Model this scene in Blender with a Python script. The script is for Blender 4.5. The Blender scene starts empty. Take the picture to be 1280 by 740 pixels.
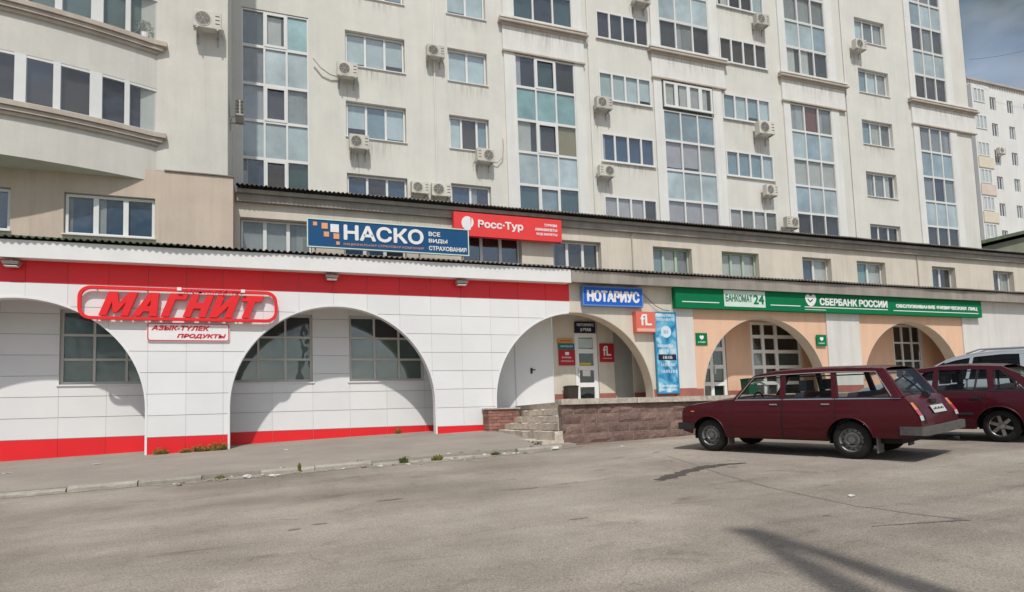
import bpy, math, random
from mathutils import Vector, Matrix
random.seed(11)
S = bpy.context.scene
C = S.collection
R = math.radians

# ------------------------------------------------------------------ camera, sky, sun, exposure
cam = bpy.data.cameras.new('camera')
cam.sensor_width = 36.0
cam.lens = 22.871
cam.shift_y = 0.0684
cam.clip_start = 0.05
cam.clip_end = 2000
camo = bpy.data.objects.new('camera', cam)
C.objects.link(camo)
S.camera = camo
rx, ry, rz_ = (0.93522949, -0.35242681, -0.03378085), (-0.0038454, 0.08529757, -0.9963481), (0.3540212, 0.93194403, 0.07841758)
camo.matrix_world = Matrix(((rx[0], -ry[0], -rz_[0], 0), (rx[1], -ry[1], -rz_[1], 0), (rx[2], -ry[2], -rz_[2], 0), (0, 0, 0, 1)))

SUN = Vector((-0.19, -0.75, 1.0)).normalized()          # towards the sun
W = bpy.data.worlds.new('World')
S.world = W
W.use_nodes = True
nt = W.node_tree
bg = nt.nodes['Background']
sky = nt.nodes.new('ShaderNodeTexSky')
sky.sky_type = 'NISHITA'
sky.sun_disc = False
sky.sun_elevation = math.asin(SUN.z)
sky.sun_rotation = math.atan2(SUN.x, SUN.y)
sky.air_density = 1.0
sky.dust_density = 1.5
tc = nt.nodes.new('ShaderNodeTexCoord')
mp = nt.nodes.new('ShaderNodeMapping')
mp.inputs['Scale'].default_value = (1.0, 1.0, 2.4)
mp.inputs['Location'].default_value = (3.1, 1.7, 0.4)  # offset puts a dark cloud in view, the bright ones stay unseen
no = nt.nodes.new('ShaderNodeTexNoise')
no.inputs['Scale'].default_value = 2.3
no.inputs['Detail'].default_value = 8
no.inputs['Roughness'].default_value = 0.58
ra = nt.nodes.new('ShaderNodeValToRGB')
ra.color_ramp.elements[0].position = 0.28
ra.color_ramp.elements[0].color = (0, 0, 0, 1)
ra.color_ramp.elements[1].position = 0.62
ra.color_ramp.elements[1].color = (1, 1, 1, 1)
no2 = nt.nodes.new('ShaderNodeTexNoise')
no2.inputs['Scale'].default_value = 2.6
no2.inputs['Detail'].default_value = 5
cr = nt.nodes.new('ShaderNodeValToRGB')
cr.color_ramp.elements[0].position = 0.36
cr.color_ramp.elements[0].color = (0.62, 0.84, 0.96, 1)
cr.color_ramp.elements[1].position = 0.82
cr.color_ramp.elements[1].color = (6.0, 6.1, 6.2, 1)  # bright clouds, mostly out of view, raised to add fill light
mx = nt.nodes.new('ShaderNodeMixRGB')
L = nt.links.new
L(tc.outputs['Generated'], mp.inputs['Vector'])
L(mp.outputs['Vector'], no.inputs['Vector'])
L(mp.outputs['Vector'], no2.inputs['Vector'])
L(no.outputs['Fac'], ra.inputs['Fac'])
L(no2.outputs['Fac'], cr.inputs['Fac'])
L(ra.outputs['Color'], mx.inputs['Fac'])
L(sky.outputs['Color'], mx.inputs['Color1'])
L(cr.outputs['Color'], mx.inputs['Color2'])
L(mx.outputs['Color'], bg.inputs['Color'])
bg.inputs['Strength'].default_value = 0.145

sl = bpy.data.lights.new('sun', 'SUN')
sl.energy = 2.45
sl.angle = R(1.0)
sl.color = (1.0, 0.955, 0.885)
so = bpy.data.objects.new('sun', sl)
C.objects.link(so)
so.rotation_euler = SUN.to_track_quat('Z', 'Y').to_euler()

S.view_settings.view_transform = 'Standard'
S.view_settings.look = 'None'
S.view_settings.gamma = 1
S.view_settings.use_curve_mapping = False
S.view_settings.exposure = 0.22

# ------------------------------------------------------------------ helpers
def WM(o):
    m = o.matrix_basis.copy()
    return WM(o.parent) @ o.matrix_parent_inverse @ m if o.parent else m

def link(o, parent=None):
    C.objects.link(o)
    if parent is not None:
        o.parent = parent
        o.matrix_parent_inverse = WM(parent).inverted()
    return o

def tag(o, label=None, cat=None, group=None, kind=None):
    if label: o['label'] = label
    if cat: o['category'] = cat
    if group: o['group'] = group
    if kind: o['kind'] = kind
    return o

def thing(name, label, cat, loc=(0, 0, 0), group=None):
    o = bpy.data.objects.new(name, None)
    o.empty_display_size = 0.2
    o.location = loc
    C.objects.link(o)
    return tag(o, label, cat, group)

def copy_tree(o, parent=None):
    c = o.copy()
    C.objects.link(c)
    if parent is not None:
        c.parent = parent
        c.matrix_parent_inverse = o.matrix_parent_inverse.copy()
    for ch in list(o.children):
        copy_tree(ch, c)
    return c

class MB:
    def __init__(s):
        s.v = []; s.f = []; s.mi = []
    def add(s, vs, fs, mi=0):
        n = len(s.v)
        s.v += [tuple(v) for v in vs]
        s.f += [tuple(i + n for i in f) for f in fs]
        s.mi += [mi] * len(fs)
        return s
    def box(s, x0, x1, y0, y1, z0, z1, mi=0):
        return s.add([(x0, y0, z0), (x1, y0, z0), (x1, y1, z0), (x0, y1, z0), (x0, y0, z1), (x1, y0, z1), (x1, y1, z1), (x0, y1, z1)],
                     [(0, 3, 2, 1), (4, 5, 6, 7), (0, 1, 5, 4), (1, 2, 6, 5), (2, 3, 7, 6), (3, 0, 4, 7)], mi)
    def hexa(s, p, mi=0):
        return s.add(p, [(0, 3, 2, 1), (4, 5, 6, 7), (0, 1, 5, 4), (1, 2, 6, 5), (2, 3, 7, 6), (3, 0, 4, 7)], mi)
    def prism(s, poly, y0, y1, mi=0):            # polygon in x,z extruded along y
        n = len(poly)
        vs = [(x, y0, z) for x, z in poly] + [(x, y1, z) for x, z in poly]
        fs = [tuple(range(n)), tuple(range(2 * n - 1, n - 1, -1))]
        fs += [(i, i + n, (i + 1) % n + n, (i + 1) % n) for i in range(n)]
        return s.add(vs, fs, mi)
    def tube(s, pts, r, n=8, mi=0, cap=True):
        rings = []
        for i, p in enumerate(pts):
            p = Vector(p)
            a = Vector(pts[max(i - 1, 0)]); b = Vector(pts[min(i + 1, len(pts) - 1)])
            d = (b - a).normalized()
            u = d.cross(Vector((0, 0, 1)))
            if u.length < 1e-3: u = d.cross(Vector((1, 0, 0)))
            u.normalize(); w = d.cross(u)
            rr = r[i] if isinstance(r, (list, tuple)) else r
            rings.append([p + (u * math.cos(2 * math.pi * k / n) + w * math.sin(2 * math.pi * k / n)) * rr for k in range(n)])
        vs = [q for ring in rings for q in ring]
        fs = [(i * n + k, i * n + (k + 1) % n, (i + 1) * n + (k + 1) % n, (i + 1) * n + k) for i in range(len(pts) - 1) for k in range(n)]
        if cap: fs += [tuple(range(n)), tuple(range(len(vs) - 1, len(vs) - n - 1, -1))]
        return s.add(vs, fs, mi)
    def lathe(s, prof, c=(0, 0, 0), n=24, mi=0):   # (radius, y) about the y axis
        vs = []
        for r, y in prof:
            vs += [(c[0] + r * math.cos(2 * math.pi * k / n), c[1] + y, c[2] + r * math.sin(2 * math.pi * k / n)) for k in range(n)]
        fs = [(i * n + k, i * n + (k + 1) % n, (i + 1) * n + (k + 1) % n, (i + 1) * n + k) for i in range(len(prof) - 1) for k in range(n)]
        return s.add(vs, fs, mi)
    def grid(s, P, mi=0):                          # P[i][j] points
        n = len(P[0])
        vs = [p for row in P for p in row]
        fs = [(i * n + j, i * n + j + 1, (i + 1) * n + j + 1, (i + 1) * n + j) for i in range(len(P) - 1) for j in range(n - 1)]
        return s.add(vs, fs, mi)
    def build(s, name, mats, parent=None, smooth=None):
        me = bpy.data.meshes.new(name)
        me.from_pydata(s.v, [], s.f)
        if not isinstance(mats, (list, tuple)): mats = [mats]
        for m in mats: me.materials.append(m)
        if len(mats) > 1: me.polygons.foreach_set('material_index', s.mi)
        if smooth:
            me.polygons.foreach_set('use_smooth', [True] * len(me.polygons))
            me.set_sharp_from_angle(angle=R(smooth))
        me.update()
        return link(bpy.data.objects.new(name, me), parent)

_cube = {}
def pc(name, parent, mat, x0, x1, y0, y1, z0, z1):      # one box-shaped piece, mesh data shared by material
    key = mat.name
    if key not in _cube:
        me = bpy.data.meshes.new('piece')
        b = MB().box(-.5, .5, -.5, .5, -.5, .5)
        me.from_pydata(b.v, [], b.f)
        me.materials.append(mat)
        _cube[key] = me
    o = bpy.data.objects.new(name, _cube[key])
    o.location = ((x0 + x1) / 2, (y0 + y1) / 2, (z0 + z1) / 2)
    o.scale = (abs(x1 - x0), abs(y1 - y0), abs(z1 - z0))
    return link(o, parent)

# ------------------------------------------------------------------ materials
def nodes(m):
    m.use_nodes = True
    t = m.node_tree
    return t, t.nodes['Principled BSDF'], t.nodes.new, t.links.new

def mat(name, col, rough=0.8, var=0.08, scale=1.5, streak=0.0, bump=0.0, bscale=40, spec=0.3, metal=0.0, coat=0.0, rnd=0.0, fine=0.0, local=False, spot=0.0, drip=0.0):
    m = bpy.data.materials.new(name)
    t, b, N, LK = nodes(m)
    b.inputs['Roughness'].default_value = rough
    b.inputs['Specular IOR Level'].default_value = spec
    b.inputs['Metallic'].default_value = metal
    b.inputs['Coat Weight'].default_value = coat
    b.inputs['Coat Roughness'].default_value = 0.06
    if local:
        src = N('ShaderNodeTexCoord').outputs['Object']
    else:
        src = N('ShaderNodeNewGeometry').outputs['Position']
    cur = None
    def mul(fac_socket, lo, hi):
        nonlocal cur
        mr = N('ShaderNodeMapRange')
        mr.inputs['From Min'].default_value = 0.3; mr.inputs['From Max'].default_value = 0.7
        mr.inputs['To Min'].default_value = lo; mr.inputs['To Max'].default_value = hi
        LK(fac_socket, mr.inputs['Value'])
        if cur is None: cur = mr.outputs[0]
        else:
            k = N('ShaderNodeMath'); k.operation = 'MULTIPLY'
            LK(cur, k.inputs[0]); LK(mr.outputs[0], k.inputs[1]); cur = k.outputs[0]
    def noise(sc, det=6, scl=(1, 1, 1), rough_=0.6):
        n = N('ShaderNodeTexNoise'); n.inputs['Scale'].default_value = sc; n.inputs['Detail'].default_value = det
        n.inputs['Roughness'].default_value = rough_
        if scl != (1, 1, 1):
            q = N('ShaderNodeMapping'); q.inputs['Scale'].default_value = scl
            LK(src, q.inputs['Vector']); LK(q.outputs[0], n.inputs['Vector'])
        else: LK(src, n.inputs['Vector'])
        return n.outputs['Fac']
    if var: mul(noise(scale), 1 - var, 1 + var)
    if fine: mul(noise(bscale * 0.6, 3), 1 - fine, 1 + fine)
    if streak: mul(noise(2.2, 5, (1.4, 1.4, 0.12)), 1 - streak, 1 + streak * 0.4)
    if drip:
        d_ = noise(1.6, 7, (2.2, 2.2, 0.10), 0.7)
        mr0 = N('ShaderNodeMapRange'); mr0.inputs['From Min'].default_value = 0.56; mr0.inputs['From Max'].default_value = 0.72
        mr0.inputs['To Min'].default_value = 1.0; mr0.inputs['To Max'].default_value = 1 - drip; LK(d_, mr0.inputs['Value'])
        if cur is None: cur = mr0.outputs[0]
        else:
            k = N('ShaderNodeMath'); k.operation = 'MULTIPLY'; LK(cur, k.inputs[0]); LK(mr0.outputs[0], k.inputs[1]); cur = k.outputs[0]
    if spot: 
        mul(noise(0.5, 8, (1, 1, 1), 0.72), 1 - spot, 1 + spot * 0.5)
    if rnd:
        oi = N('ShaderNodeObjectInfo'); mr = N('ShaderNodeMapRange')
        mr.inputs['To Min'].default_value = 1 - rnd; mr.inputs['To Max'].default_value = 1 + rnd
        LK(oi.outputs['Random'], mr.inputs['Value'])
        if cur is None: cur = mr.outputs[0]
        else:
            k = N('ShaderNodeMath'); k.operation = 'MULTIPLY'
            LK(cur, k.inputs[0]); LK(mr.outputs[0], k.inputs[1]); cur = k.outputs[0]
    if cur is not None:
        v = N('ShaderNodeVectorMath'); v.operation = 'SCALE'
        v.inputs[0].default_value = col
        LK(cur, v.inputs['Scale']); LK(v.outputs[0], b.inputs['Base Color'])
    else:
        b.inputs['Base Color'].default_value = (*col, 1)
    if bump:
        bp = N('ShaderNodeBump'); bp.inputs['Strength'].default_value = bump; bp.inputs['Distance'].default_value = 0.01
        LK(noise(bscale, 5), bp.inputs['Height']); LK(bp.outputs[0], b.inputs['Normal'])
    return m

def pane_mat(name, col, var=0.25, rough=0.04, rnd=0.18, stripes=0.0):
    m = mat(name, col, rough=0.35, var=var, scale=1.1, spec=0.5, coat=1.0, rnd=rnd)
    b = m.node_tree.nodes['Principled BSDF']
    b.inputs['Coat Roughness'].default_value = rough
    b.inputs['Coat IOR'].default_value = 1.7
    t = m.node_tree; N = t.nodes.new
    nz = N('ShaderNodeTexNoise'); nz.inputs['Scale'].default_value = 1.3; nz.inputs['Detail'].default_value = 2
    gg = N('ShaderNodeNewGeometry'); t.links.new(gg.outputs['Position'], nz.inputs['Vector'])
    bq = N('ShaderNodeBump'); bq.inputs['Strength'].default_value = 0.35; bq.inputs['Distance'].default_value = 0.05
    t.links.new(nz.outputs['Fac'], bq.inputs['Height']); t.links.new(bq.outputs[0], b.inputs['Coat Normal'])
    if stripes:
        w = N('ShaderNodeTexWave'); w.inputs['Scale'].default_value = 2.6; w.inputs['Distortion'].default_value = 3.0; w.inputs['Detail'].default_value = 2
        g = N('ShaderNodeNewGeometry'); t.links.new(g.outputs['Position'], w.inputs['Vector'])
        src = b.inputs['Base Color'].links[0].from_socket
        mr = N('ShaderNodeMapRange'); mr.inputs['To Min'].default_value = 1 - stripes; mr.inputs['To Max'].default_value = 1.1
        t.links.new(w.outputs['Fac'], mr.inputs['Value'])
        k = N('ShaderNodeVectorMath'); k.operation = 'SCALE'
        t.links.new(src, k.inputs[0]); t.links.new(mr.outputs[0], k.inputs['Scale']); t.links.new(k.outputs[0], b.inputs['Base Color'])
    return m

M = {}
M['tower'] = mat('tower_render', (0.675, 0.665, 0.615), 0.9, var=0.05, scale=0.7, streak=0.05, bump=0.2, bscale=60, fine=0.04, spot=0.05, drip=0.08)
M['towerw'] = mat('tower_trim', (0.72, 0.72, 0.69), 0.85, var=0.05, scale=1.0, streak=0.08)
M['block'] = mat('block_render', (0.635, 0.62, 0.57), 0.9, var=0.05, scale=0.8, streak=0.06, bump=0.2, bscale=60, fine=0.04, spot=0.06, drip=0.09)
M['cornice'] = mat('cornice_stone', (0.50, 0.44, 0.38), 0.9, var=0.10, scale=2.5, streak=0.12)
M['beige'] = mat('beige_render', (0.66, 0.605, 0.515), 0.9, var=0.06, scale=0.8, streak=0.10, spot=.06, drip=.14, bump=0.15, bscale=60, fine=0.03)
M['beigeb'] = mat('pinkish_render', (0.57, 0.475, 0.395), 0.9, var=0.06, scale=0.9, streak=0.08, spot=.06, drip=.14, bump=0.15, bscale=60, fine=0.03)
M['panel'] = mat('white_cladding', (0.765, 0.77, 0.77), 0.42, var=0.03, scale=0.9, spec=0.4, rnd=0.025)
M['back'] = mat('cladding_gap', (0.55, 0.55, 0.54), 0.9, var=0.0)
M['red'] = mat('red_cladding', (0.78, 0.018, 0.025), 0.38, var=0.05, scale=1.0, spec=0.45, rnd=0.04)
M['white'] = mat('white_paint', (0.76, 0.76, 0.75), 0.55, var=0.04, scale=2.0)
M['frame'] = mat('window_frame_white', (0.70, 0.71, 0.70), 0.45, var=0.03, scale=3)
M['frameg'] = mat('window_frame_grey', (0.58, 0.575, 0.54), 0.5, var=0.05, scale=3)
M['peach'] = mat('peach_paint', (0.75, 0.49, 0.345), 0.85, var=0.05, scale=0.8, streak=0.08, fine=0.03)
M['plinth'] = mat('plinth_paint', (0.36, 0.13, 0.105), 0.8, var=0.12, scale=2.5, streak=0.15)
M['pil'] = mat('pilaster_white', (0.66, 0.65, 0.62), 0.8, var=0.05, scale=1.0, streak=0.12)
M['fascia'] = mat('fascia_board', (0.33, 0.30, 0.265), 0.85, var=0.12, scale=1.2, streak=0.2)
M['slate'] = mat('roof_slate', (0.22, 0.20, 0.18), 0.95, var=0.3, scale=1.3, fine=0.15)
M['slateg'] = mat('roof_slate_green', (0.10, 0.135, 0.085), 0.95, var=0.35, scale=1.5, fine=0.2)
M['metal'] = mat('grey_metal', (0.42, 0.42, 0.41), 0.4, var=0.08, scale=4, metal=0.6)
M['dark'] = mat('dark_metal', (0.03, 0.03, 0.032), 0.5, var=0.1, scale=4)
M['black'] = mat('black_rubber', (0.018, 0.018, 0.018), 0.75, var=0.15, scale=8, local=True)
M['acbody'] = mat('air_conditioner_shell', (0.56, 0.54, 0.48), 0.5, var=0.10, scale=5, local=True, rnd=.18)
M['acdark'] = mat('fan_dark', (0.10, 0.095, 0.09), 0.6, var=0.2, scale=12, local=True)
M['pole'] = mat('pole_concrete', (0.42, 0.41, 0.38), 0.9, var=0.1, scale=3)
M['greydoor'] = mat('grey_door', (0.36, 0.35, 0.33), 0.6, var=0.06, scale=2, streak=0.08)
G = {}
G['sky'] = pane_mat('pane_pale_blue', (0.34, 0.42, 0.44))
G['sky2'] = pane_mat('pane_blue', (0.23, 0.31, 0.35))
G['teal'] = pane_mat('pane_teal', (0.21, 0.355, 0.365))
G['tealk'] = pane_mat('pane_dark_teal', (0.09, 0.15, 0.15), var=0.5)
G['dark'] = pane_mat('pane_dark', (0.060, 0.062, 0.064), var=0.5)
G['brown'] = pane_mat('pane_brown_dark', (0.060, 0.048, 0.046), var=0.4)
G['grey'] = pane_mat('pane_grey', (0.22, 0.24, 0.245), var=0.35)
G['curt'] = pane_mat('pane_curtain', (0.40, 0.41, 0.39), stripes=0.16)
G['mauve'] = pane_mat('pane_mauve', (0.35, 0.34, 0.35), var=0.12)
G['yel'] = pane_mat('pane_yellow_curtain', (0.22, 0.19, 0.11), stripes=0.5)
G['rust'] = pane_mat('pane_rust', (0.16, 0.07, 0.05), var=0.6)
G['shop'] = pane_mat('pane_shop_green', (0.11, 0.145, 0.13), var=0.3, rnd=0.1)
G['door'] = pane_mat('pane_door_dark', (0.022, 0.026, 0.024), var=0.6)
G['door'].node_tree.nodes['Principled BSDF'].inputs['Coat IOR'].default_value = 1.45
M['framew'] = mat('door_frame_white', (0.82, 0.82, 0.81), 0.4, var=0.02, scale=3)
G['navy'] = pane_mat('pane_navy', (0.07, 0.12, 0.19), var=0.35)

def clear_glass(name, tint, refl):
    m = bpy.data.materials.new(name)
    t, b, N, LK = nodes(m)
    gl = N('ShaderNodeBsdfGlossy'); gl.inputs['Roughness'].default_value = 0.02
    tr = N('ShaderNodeBsdfTransparent'); tr.inputs['Color'].default_value = (*tint, 1)
    lw = N('ShaderNodeLayerWeight'); lw.inputs['Blend'].default_value = 0.5
    fp = N('ShaderNodeMath'); fp.operation = 'POWER'; fp.inputs[1].default_value = 4.0; LK(lw.outputs['Facing'], fp.inputs[0])
    fr = N('ShaderNodeMath'); fr.operation = 'MULTIPLY_ADD'; fr.inputs[1].default_value = 0.9; fr.inputs[2].default_value = 0.04; LK(fp.outputs[0], fr.inputs[0])
    ad = N('ShaderNodeMath'); ad.operation = 'ADD'; ad.inputs[1].default_value = refl; ad.use_clamp = True
    nz = N('ShaderNodeTexNoise'); nz.inputs['Scale'].default_value = 1.2; nz.inputs['Detail'].default_value = 2
    oi = N('ShaderNodeObjectInfo'); cx = N('ShaderNodeVectorMath'); cx.operation = 'SCALE'; cx.inputs['Scale'].default_value = 7
    gg = N('ShaderNodeNewGeometry'); av = N('ShaderNodeVectorMath'); av.operation = 'ADD'
    LK(oi.outputs['Location'], cx.inputs[0]); LK(gg.outputs['Position'], av.inputs[0]); LK(cx.outputs[0], av.inputs[1]); LK(av.outputs[0], nz.inputs['Vector'])
    bq = N('ShaderNodeBump'); bq.inputs['Strength'].default_value = 0.16; bq.inputs['Distance'].default_value = 0.05
    LK(nz.outputs['Fac'], bq.inputs['Height']); LK(bq.outputs[0], gl.inputs['Normal'])
    LK(fr.outputs[0], ad.inputs[0])
    ms_ = N('ShaderNodeMixShader'); LK(ad.outputs[0], ms_.inputs[0]); LK(tr.outputs[0], ms_.inputs[1]); LK(gl.outputs[0], ms_.inputs[2])
    LK(ms_.outputs[0], t.nodes['Material Output'].inputs['Surface'])
    return m
GL = clear_glass('window_glass', (.955, .975, .975), 0.055)
def cloth(name, col, rnd=0.12): return mat(name, col, 0.9, var=0.10, scale=2.0, rnd=rnd)
B = {'sky': cloth('blind_pale_blue', (.52, .60, .62), .10), 'sky2': cloth('blind_blue', (.27, .36, .41)), 'grey': cloth('curtain_grey', (.33, .34, .34), .25), 'curt': cloth('curtain_white', (.55, .55, .52)),
     'mauve': cloth('curtain_mauve', (.46, .44, .46), .06), 'yel': cloth('curtain_yellow', (.34, .29, .16)), 'rust': cloth('room_rust', (.20, .07, .05)), 'brown': cloth('room_brown', (.055, .042, .038), .3),
     'dark': cloth('room_dark', (.045, .046, .048), .3), 'navy': cloth('room_navy', (.045, .085, .15), .2), 'tealk': cloth('room_teal', (.06, .105, .105), .2), 'teal': cloth('blind_teal', (.24, .42, .43)), 'shop': cloth('room_shop', (.15, .195, .175), .1), 'door': cloth('room_deep', (.02, .024, .022), .2)}
_wav = {}
def wavy(name, parent, mt, x0, x1, y, z0, z1):
    key = mt.name
    if key not in _wav:
        me = bpy.data.meshes.new('drape')
        b_ = MB(); n = 20
        b_.grid([[(-.5 + i / n, .5 * math.sin(i * 1.9) * (1 if i % 3 else .5), -.5 + j) for i in range(n + 1)] for j in range(2)])
        me.from_pydata(b_.v, [], b_.f); me.materials.append(mt)
        me.polygons.foreach_set('use_smooth', [True] * len(me.polygons))
        _wav[key] = me
    o = bpy.data.objects.new(name, _wav[key])
    o.location = ((x0 + x1) / 2, y, (z0 + z1) / 2); o.scale = (x1 - x0, .03, z1 - z0)
    return link(o, parent)

# ------------------------------------------------------------------ the ground
def cl(v, a, b): return max(a, min(b, v))
def gz(x, y): return -1.41 + 0.03 * cl(x, -30, 45) + 0.043 * cl(y, -25, 24)

def ground_mat():
    m = bpy.data.materials.new('asphalt')
    t, b, N, LK = nodes(m)
    g = N('ShaderNodeNewGeometry')
    def noise(sc, det, ro=0.6, scl=None, dist=0):
        n = N('ShaderNodeTexNoise'); n.inputs['Scale'].default_value = sc; n.inputs['Detail'].default_value = det; n.inputs['Roughness'].default_value = ro
        n.inputs['Distortion'].default_value = dist
        if scl:
            q = N('ShaderNodeMapping'); q.inputs['Scale'].default_value = scl; q.inputs['Rotation'].default_value = (0, 0, 0.25)
            LK(g.outputs['Position'], q.inputs['Vector']); LK(q.outputs[0], n.inputs['Vector'])
        else: LK(g.outputs['Position'], n.inputs['Vector'])
        return n.outputs['Fac']
    def ramp(s, p0, c0, p1, c1):
        r = N('ShaderNodeValToRGB'); r.color_ramp.elements[0].position = p0; r.color_ramp.elements[0].color = (*c0, 1)
        r.color_ramp.elements[1].position = p1; r.color_ramp.elements[1].color = (*c1, 1)
        LK(s, r.inputs['Fac']); return r.outputs['Color']
    def mixc(kind, f, a, c):
        x = N('ShaderNodeMixRGB'); x.blend_type = kind
        if isinstance(f, float): x.inputs['Fac'].default_value = f
        else: LK(f, x.inputs['Fac'])
        LK(a, x.inputs['Color1']); LK(c, x.inputs['Color2']); return x.outputs['Color']
    base = ramp(noise(0.45, 9, 0.62), 0.38, (0.275, 0.240, 0.205), 0.64, (0.39, 0.346, 0.30))
    drag = ramp(noise(0.8, 7, 0.65, (0.22, 1.3, 1)), 0.34, (0.76, 0.75, 0.74), 0.62, (1.07, 1.07, 1.07))
    c = mixc('MULTIPLY', 0.75, base, drag)
    blot = ramp(noise(1.7, 6, 0.7, (0.6, 1.2, 1), 0.6), 0.30, (0.62, 0.60, 0.58), 0.42, (1, 1, 1))
    c = mixc('MULTIPLY', 0.8, c, blot)
    tyre = ramp(noise(0.9, 8, 0.72, (1.6, 0.10, 1), 0.4), 0.33, (0.80, 0.79, 0.78), 0.45, (1, 1, 1))
    c = mixc('MULTIPLY', 0.55, c, tyre)
    dust = ramp(noise(0.23, 5, 0.6, None, 1.2), 0.50, (1, 1, 1), 0.66, (1.16, 1.145, 1.12))
    c = mixc('MULTIPLY', 0.9, c, dust)
    oil = ramp(noise(2.6, 4, 0.55), 0.22, (0.55, 0.54, 0.53), 0.31, (1, 1, 1))
    c = mixc('MULTIPLY', 0.8, c, oil)
    grit = ramp(noise(70, 3, 0.7), 0.36, (0.58, 0.58, 0.58), 0.64, (1.32, 1.31, 1.30))
    c = mixc('MULTIPLY', 0.85, c, grit)
    v = N('ShaderNodeTexVoronoi'); v.inputs['Scale'].default_value = 85; LK(g.outputs['Position'], v.inputs['Vector'])
    st = ramp(v.outputs['Distance'], 0.10, (1.5, 1.47, 1.42), 0.26, (1, 1, 1))
    c = mixc('MULTIPLY', 0.6, c, st)
    vc = N('ShaderNodeTexVoronoi'); vc.feature = 'DISTANCE_TO_EDGE'; vc.inputs['Scale'].default_value = 0.42
    wv = N('ShaderNodeVectorMath'); wv.operation = 'ADD'
    nn = N('ShaderNodeTexNoise'); nn.inputs['Scale'].default_value = 1.4; nn.inputs['Detail'].default_value = 6; LK(g.outputs['Position'], nn.inputs['Vector'])
    sc = N('ShaderNodeVectorMath'); sc.operation = 'SCALE'; sc.inputs['Scale'].default_value = 1.1; LK(nn.outputs['Color'], sc.inputs[0])
    LK(g.outputs['Position'], wv.inputs[0]); LK(sc.outputs[0], wv.inputs[1]); LK(wv.outputs[0], vc.inputs['Vector'])
    ck = ramp(vc.outputs['Distance'], 0.0, (0.74, 0.73, 0.72), 0.006, (1, 1, 1))
    ckm = ramp(noise(0.6, 3), 0.50, (0, 0, 0), 0.60, (0.8, 0.8, 0.8))
    c = mixc('MULTIPLY', ckm, c, ck)
    LK(c, b.inputs['Base Color'])
    b.inputs['Roughness'].default_value = 0.93; b.inputs['Specular IOR Level'].default_value = 0.25
    bp = N('ShaderNodeBump'); bp.inputs['Strength'].default_value = 0.5; bp.inputs['Distance'].default_value = 0.012
    LK(noise(90, 4, 0.7), bp.inputs['Height'])
    b2 = N('ShaderNodeBump'); b2.inputs['Strength'].default_value = 0.35; b2.inputs['Distance'].default_value = 0.06
    LK(noise(1.1, 4), b2.inputs['Height']); LK(b2.outputs[0], bp.inputs['Normal'])
    LK(bp.outputs[0], b.inputs['Normal'])
    return m
M['asph'] = ground_mat()
M['pave'] = mat('pavement_asphalt', (0.33, 0.292, 0.255), 0.95, var=0.10, scale=0.8, fine=0.2, bump=0.4, bscale=80, spot=0.14, spec=0.2)
M['kerb'] = mat('kerb_concrete', (0.355, 0.325, 0.28), 0.95, var=0.18, scale=2.5, fine=0.12, bump=0.5, bscale=40, rnd=0.1, spec=0.2)
M['stain'] = mat('stain_wet', (0.085, 0.074, 0.066), 0.75, var=0.2, scale=5, fine=0.2, bscale=60)
M['seam'] = mat('seam_tar', (0.225, 0.20, 0.175), 0.9, var=0.25, scale=3, fine=0.2, bscale=60)

xs = [-500, -250, -120, -60, -40, -30] + [-28 + 2 * i for i in range(37)] + [45, 48, 60, 120, 250, 500]
ys = [-500, -250, -120, -60, -35, -25] + [-23 + 2 * i for i in range(24)] + [24, 26, 40, 60, 120, 250, 500]
ground = MB().grid([[(x, y, gz(x, y)) for x in xs] for y in ys])
ground.f = [tuple(reversed(f)) for f in ground.f] if False else ground.f
ground = tag(ground.build('ground', M['asph']), kind='structure')

M['dirt'] = mat('kerb_dirt', (.33, .29, .24), .98, var=.2, scale=4, fine=.3, bscale=60, bump=.5)
def decal(name, pts, mt, parent, lift=0.004):
    return MB().add([(x, y, gz(x, y) + lift) for x, y in pts], [tuple(range(len(pts)))]).build(name, mt, parent)
def ribbon(name, line, widths, mt, parent, lift=0.004, jit=0.3, sub=8):
    pts = []
    for i in range(len(line) - 1):
        for k in range(sub):
            t = k / sub
            pts.append((line[i][0] * (1 - t) + line[i + 1][0] * t, line[i][1] * (1 - t) + line[i + 1][1] * t, widths[i] * (1 - t) + widths[i + 1] * t))
    pts.append((*line[-1], widths[-1]))
    rows = []
    for i, (x, y, w) in enumerate(pts):
        a = pts[max(0, i - 1)]; b = pts[min(len(pts) - 1, i + 1)]
        d = Vector((b[0] - a[0], b[1] - a[1])).normalized(); n = Vector((-d.y, d.x))
        w1 = w * (1 + random.uniform(-jit, jit)); w2 = w * (1 + random.uniform(-jit, jit))
        p, q = (x + n.x * w1, y + n.y * w1), (x - n.x * w2, y - n.y * w2)
        rows.append([(p[0], p[1], gz(*p) + lift), (q[0], q[1], gz(*q) + lift)])
    o = MB().grid(rows)
    o.f = [tuple(reversed(f)) for f in o.f]
    return o.build(name, mt, parent)
ribbon('kerb_dirt', [(-20, 12.40), (-6, 12.38), (-2, 12.40), (-0.8, 12.36), (1, 12.38), (3, 12.33), (5, 12.40), (6.4, 12.72)], [.05, .06, .05, .16, .10, .17, .13, .05], M['dirt'], ground, jit=.7, lift=.005, sub=16)
ribbon('wet_streak', [(5.01, 7.72), (5.35, 7.88), (5.8, 8.16), (6.27, 8.36), (6.65, 8.42), (7.05, 8.36)], [0.06, 0.13, 0.10, 0.12, 0.07, 0.03], M['stain'], ground, jit=0.45)
ribbon('tar_seam', [(6.72, 10.1), (6.35, 8.75), (6.03, 7.7), (5.75, 6.45), (5.62, 4.97)], [0.008, 0.014, 0.018, 0.010, 0.005], M['seam'], ground, jit=0.6, lift=0.003)
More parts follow.
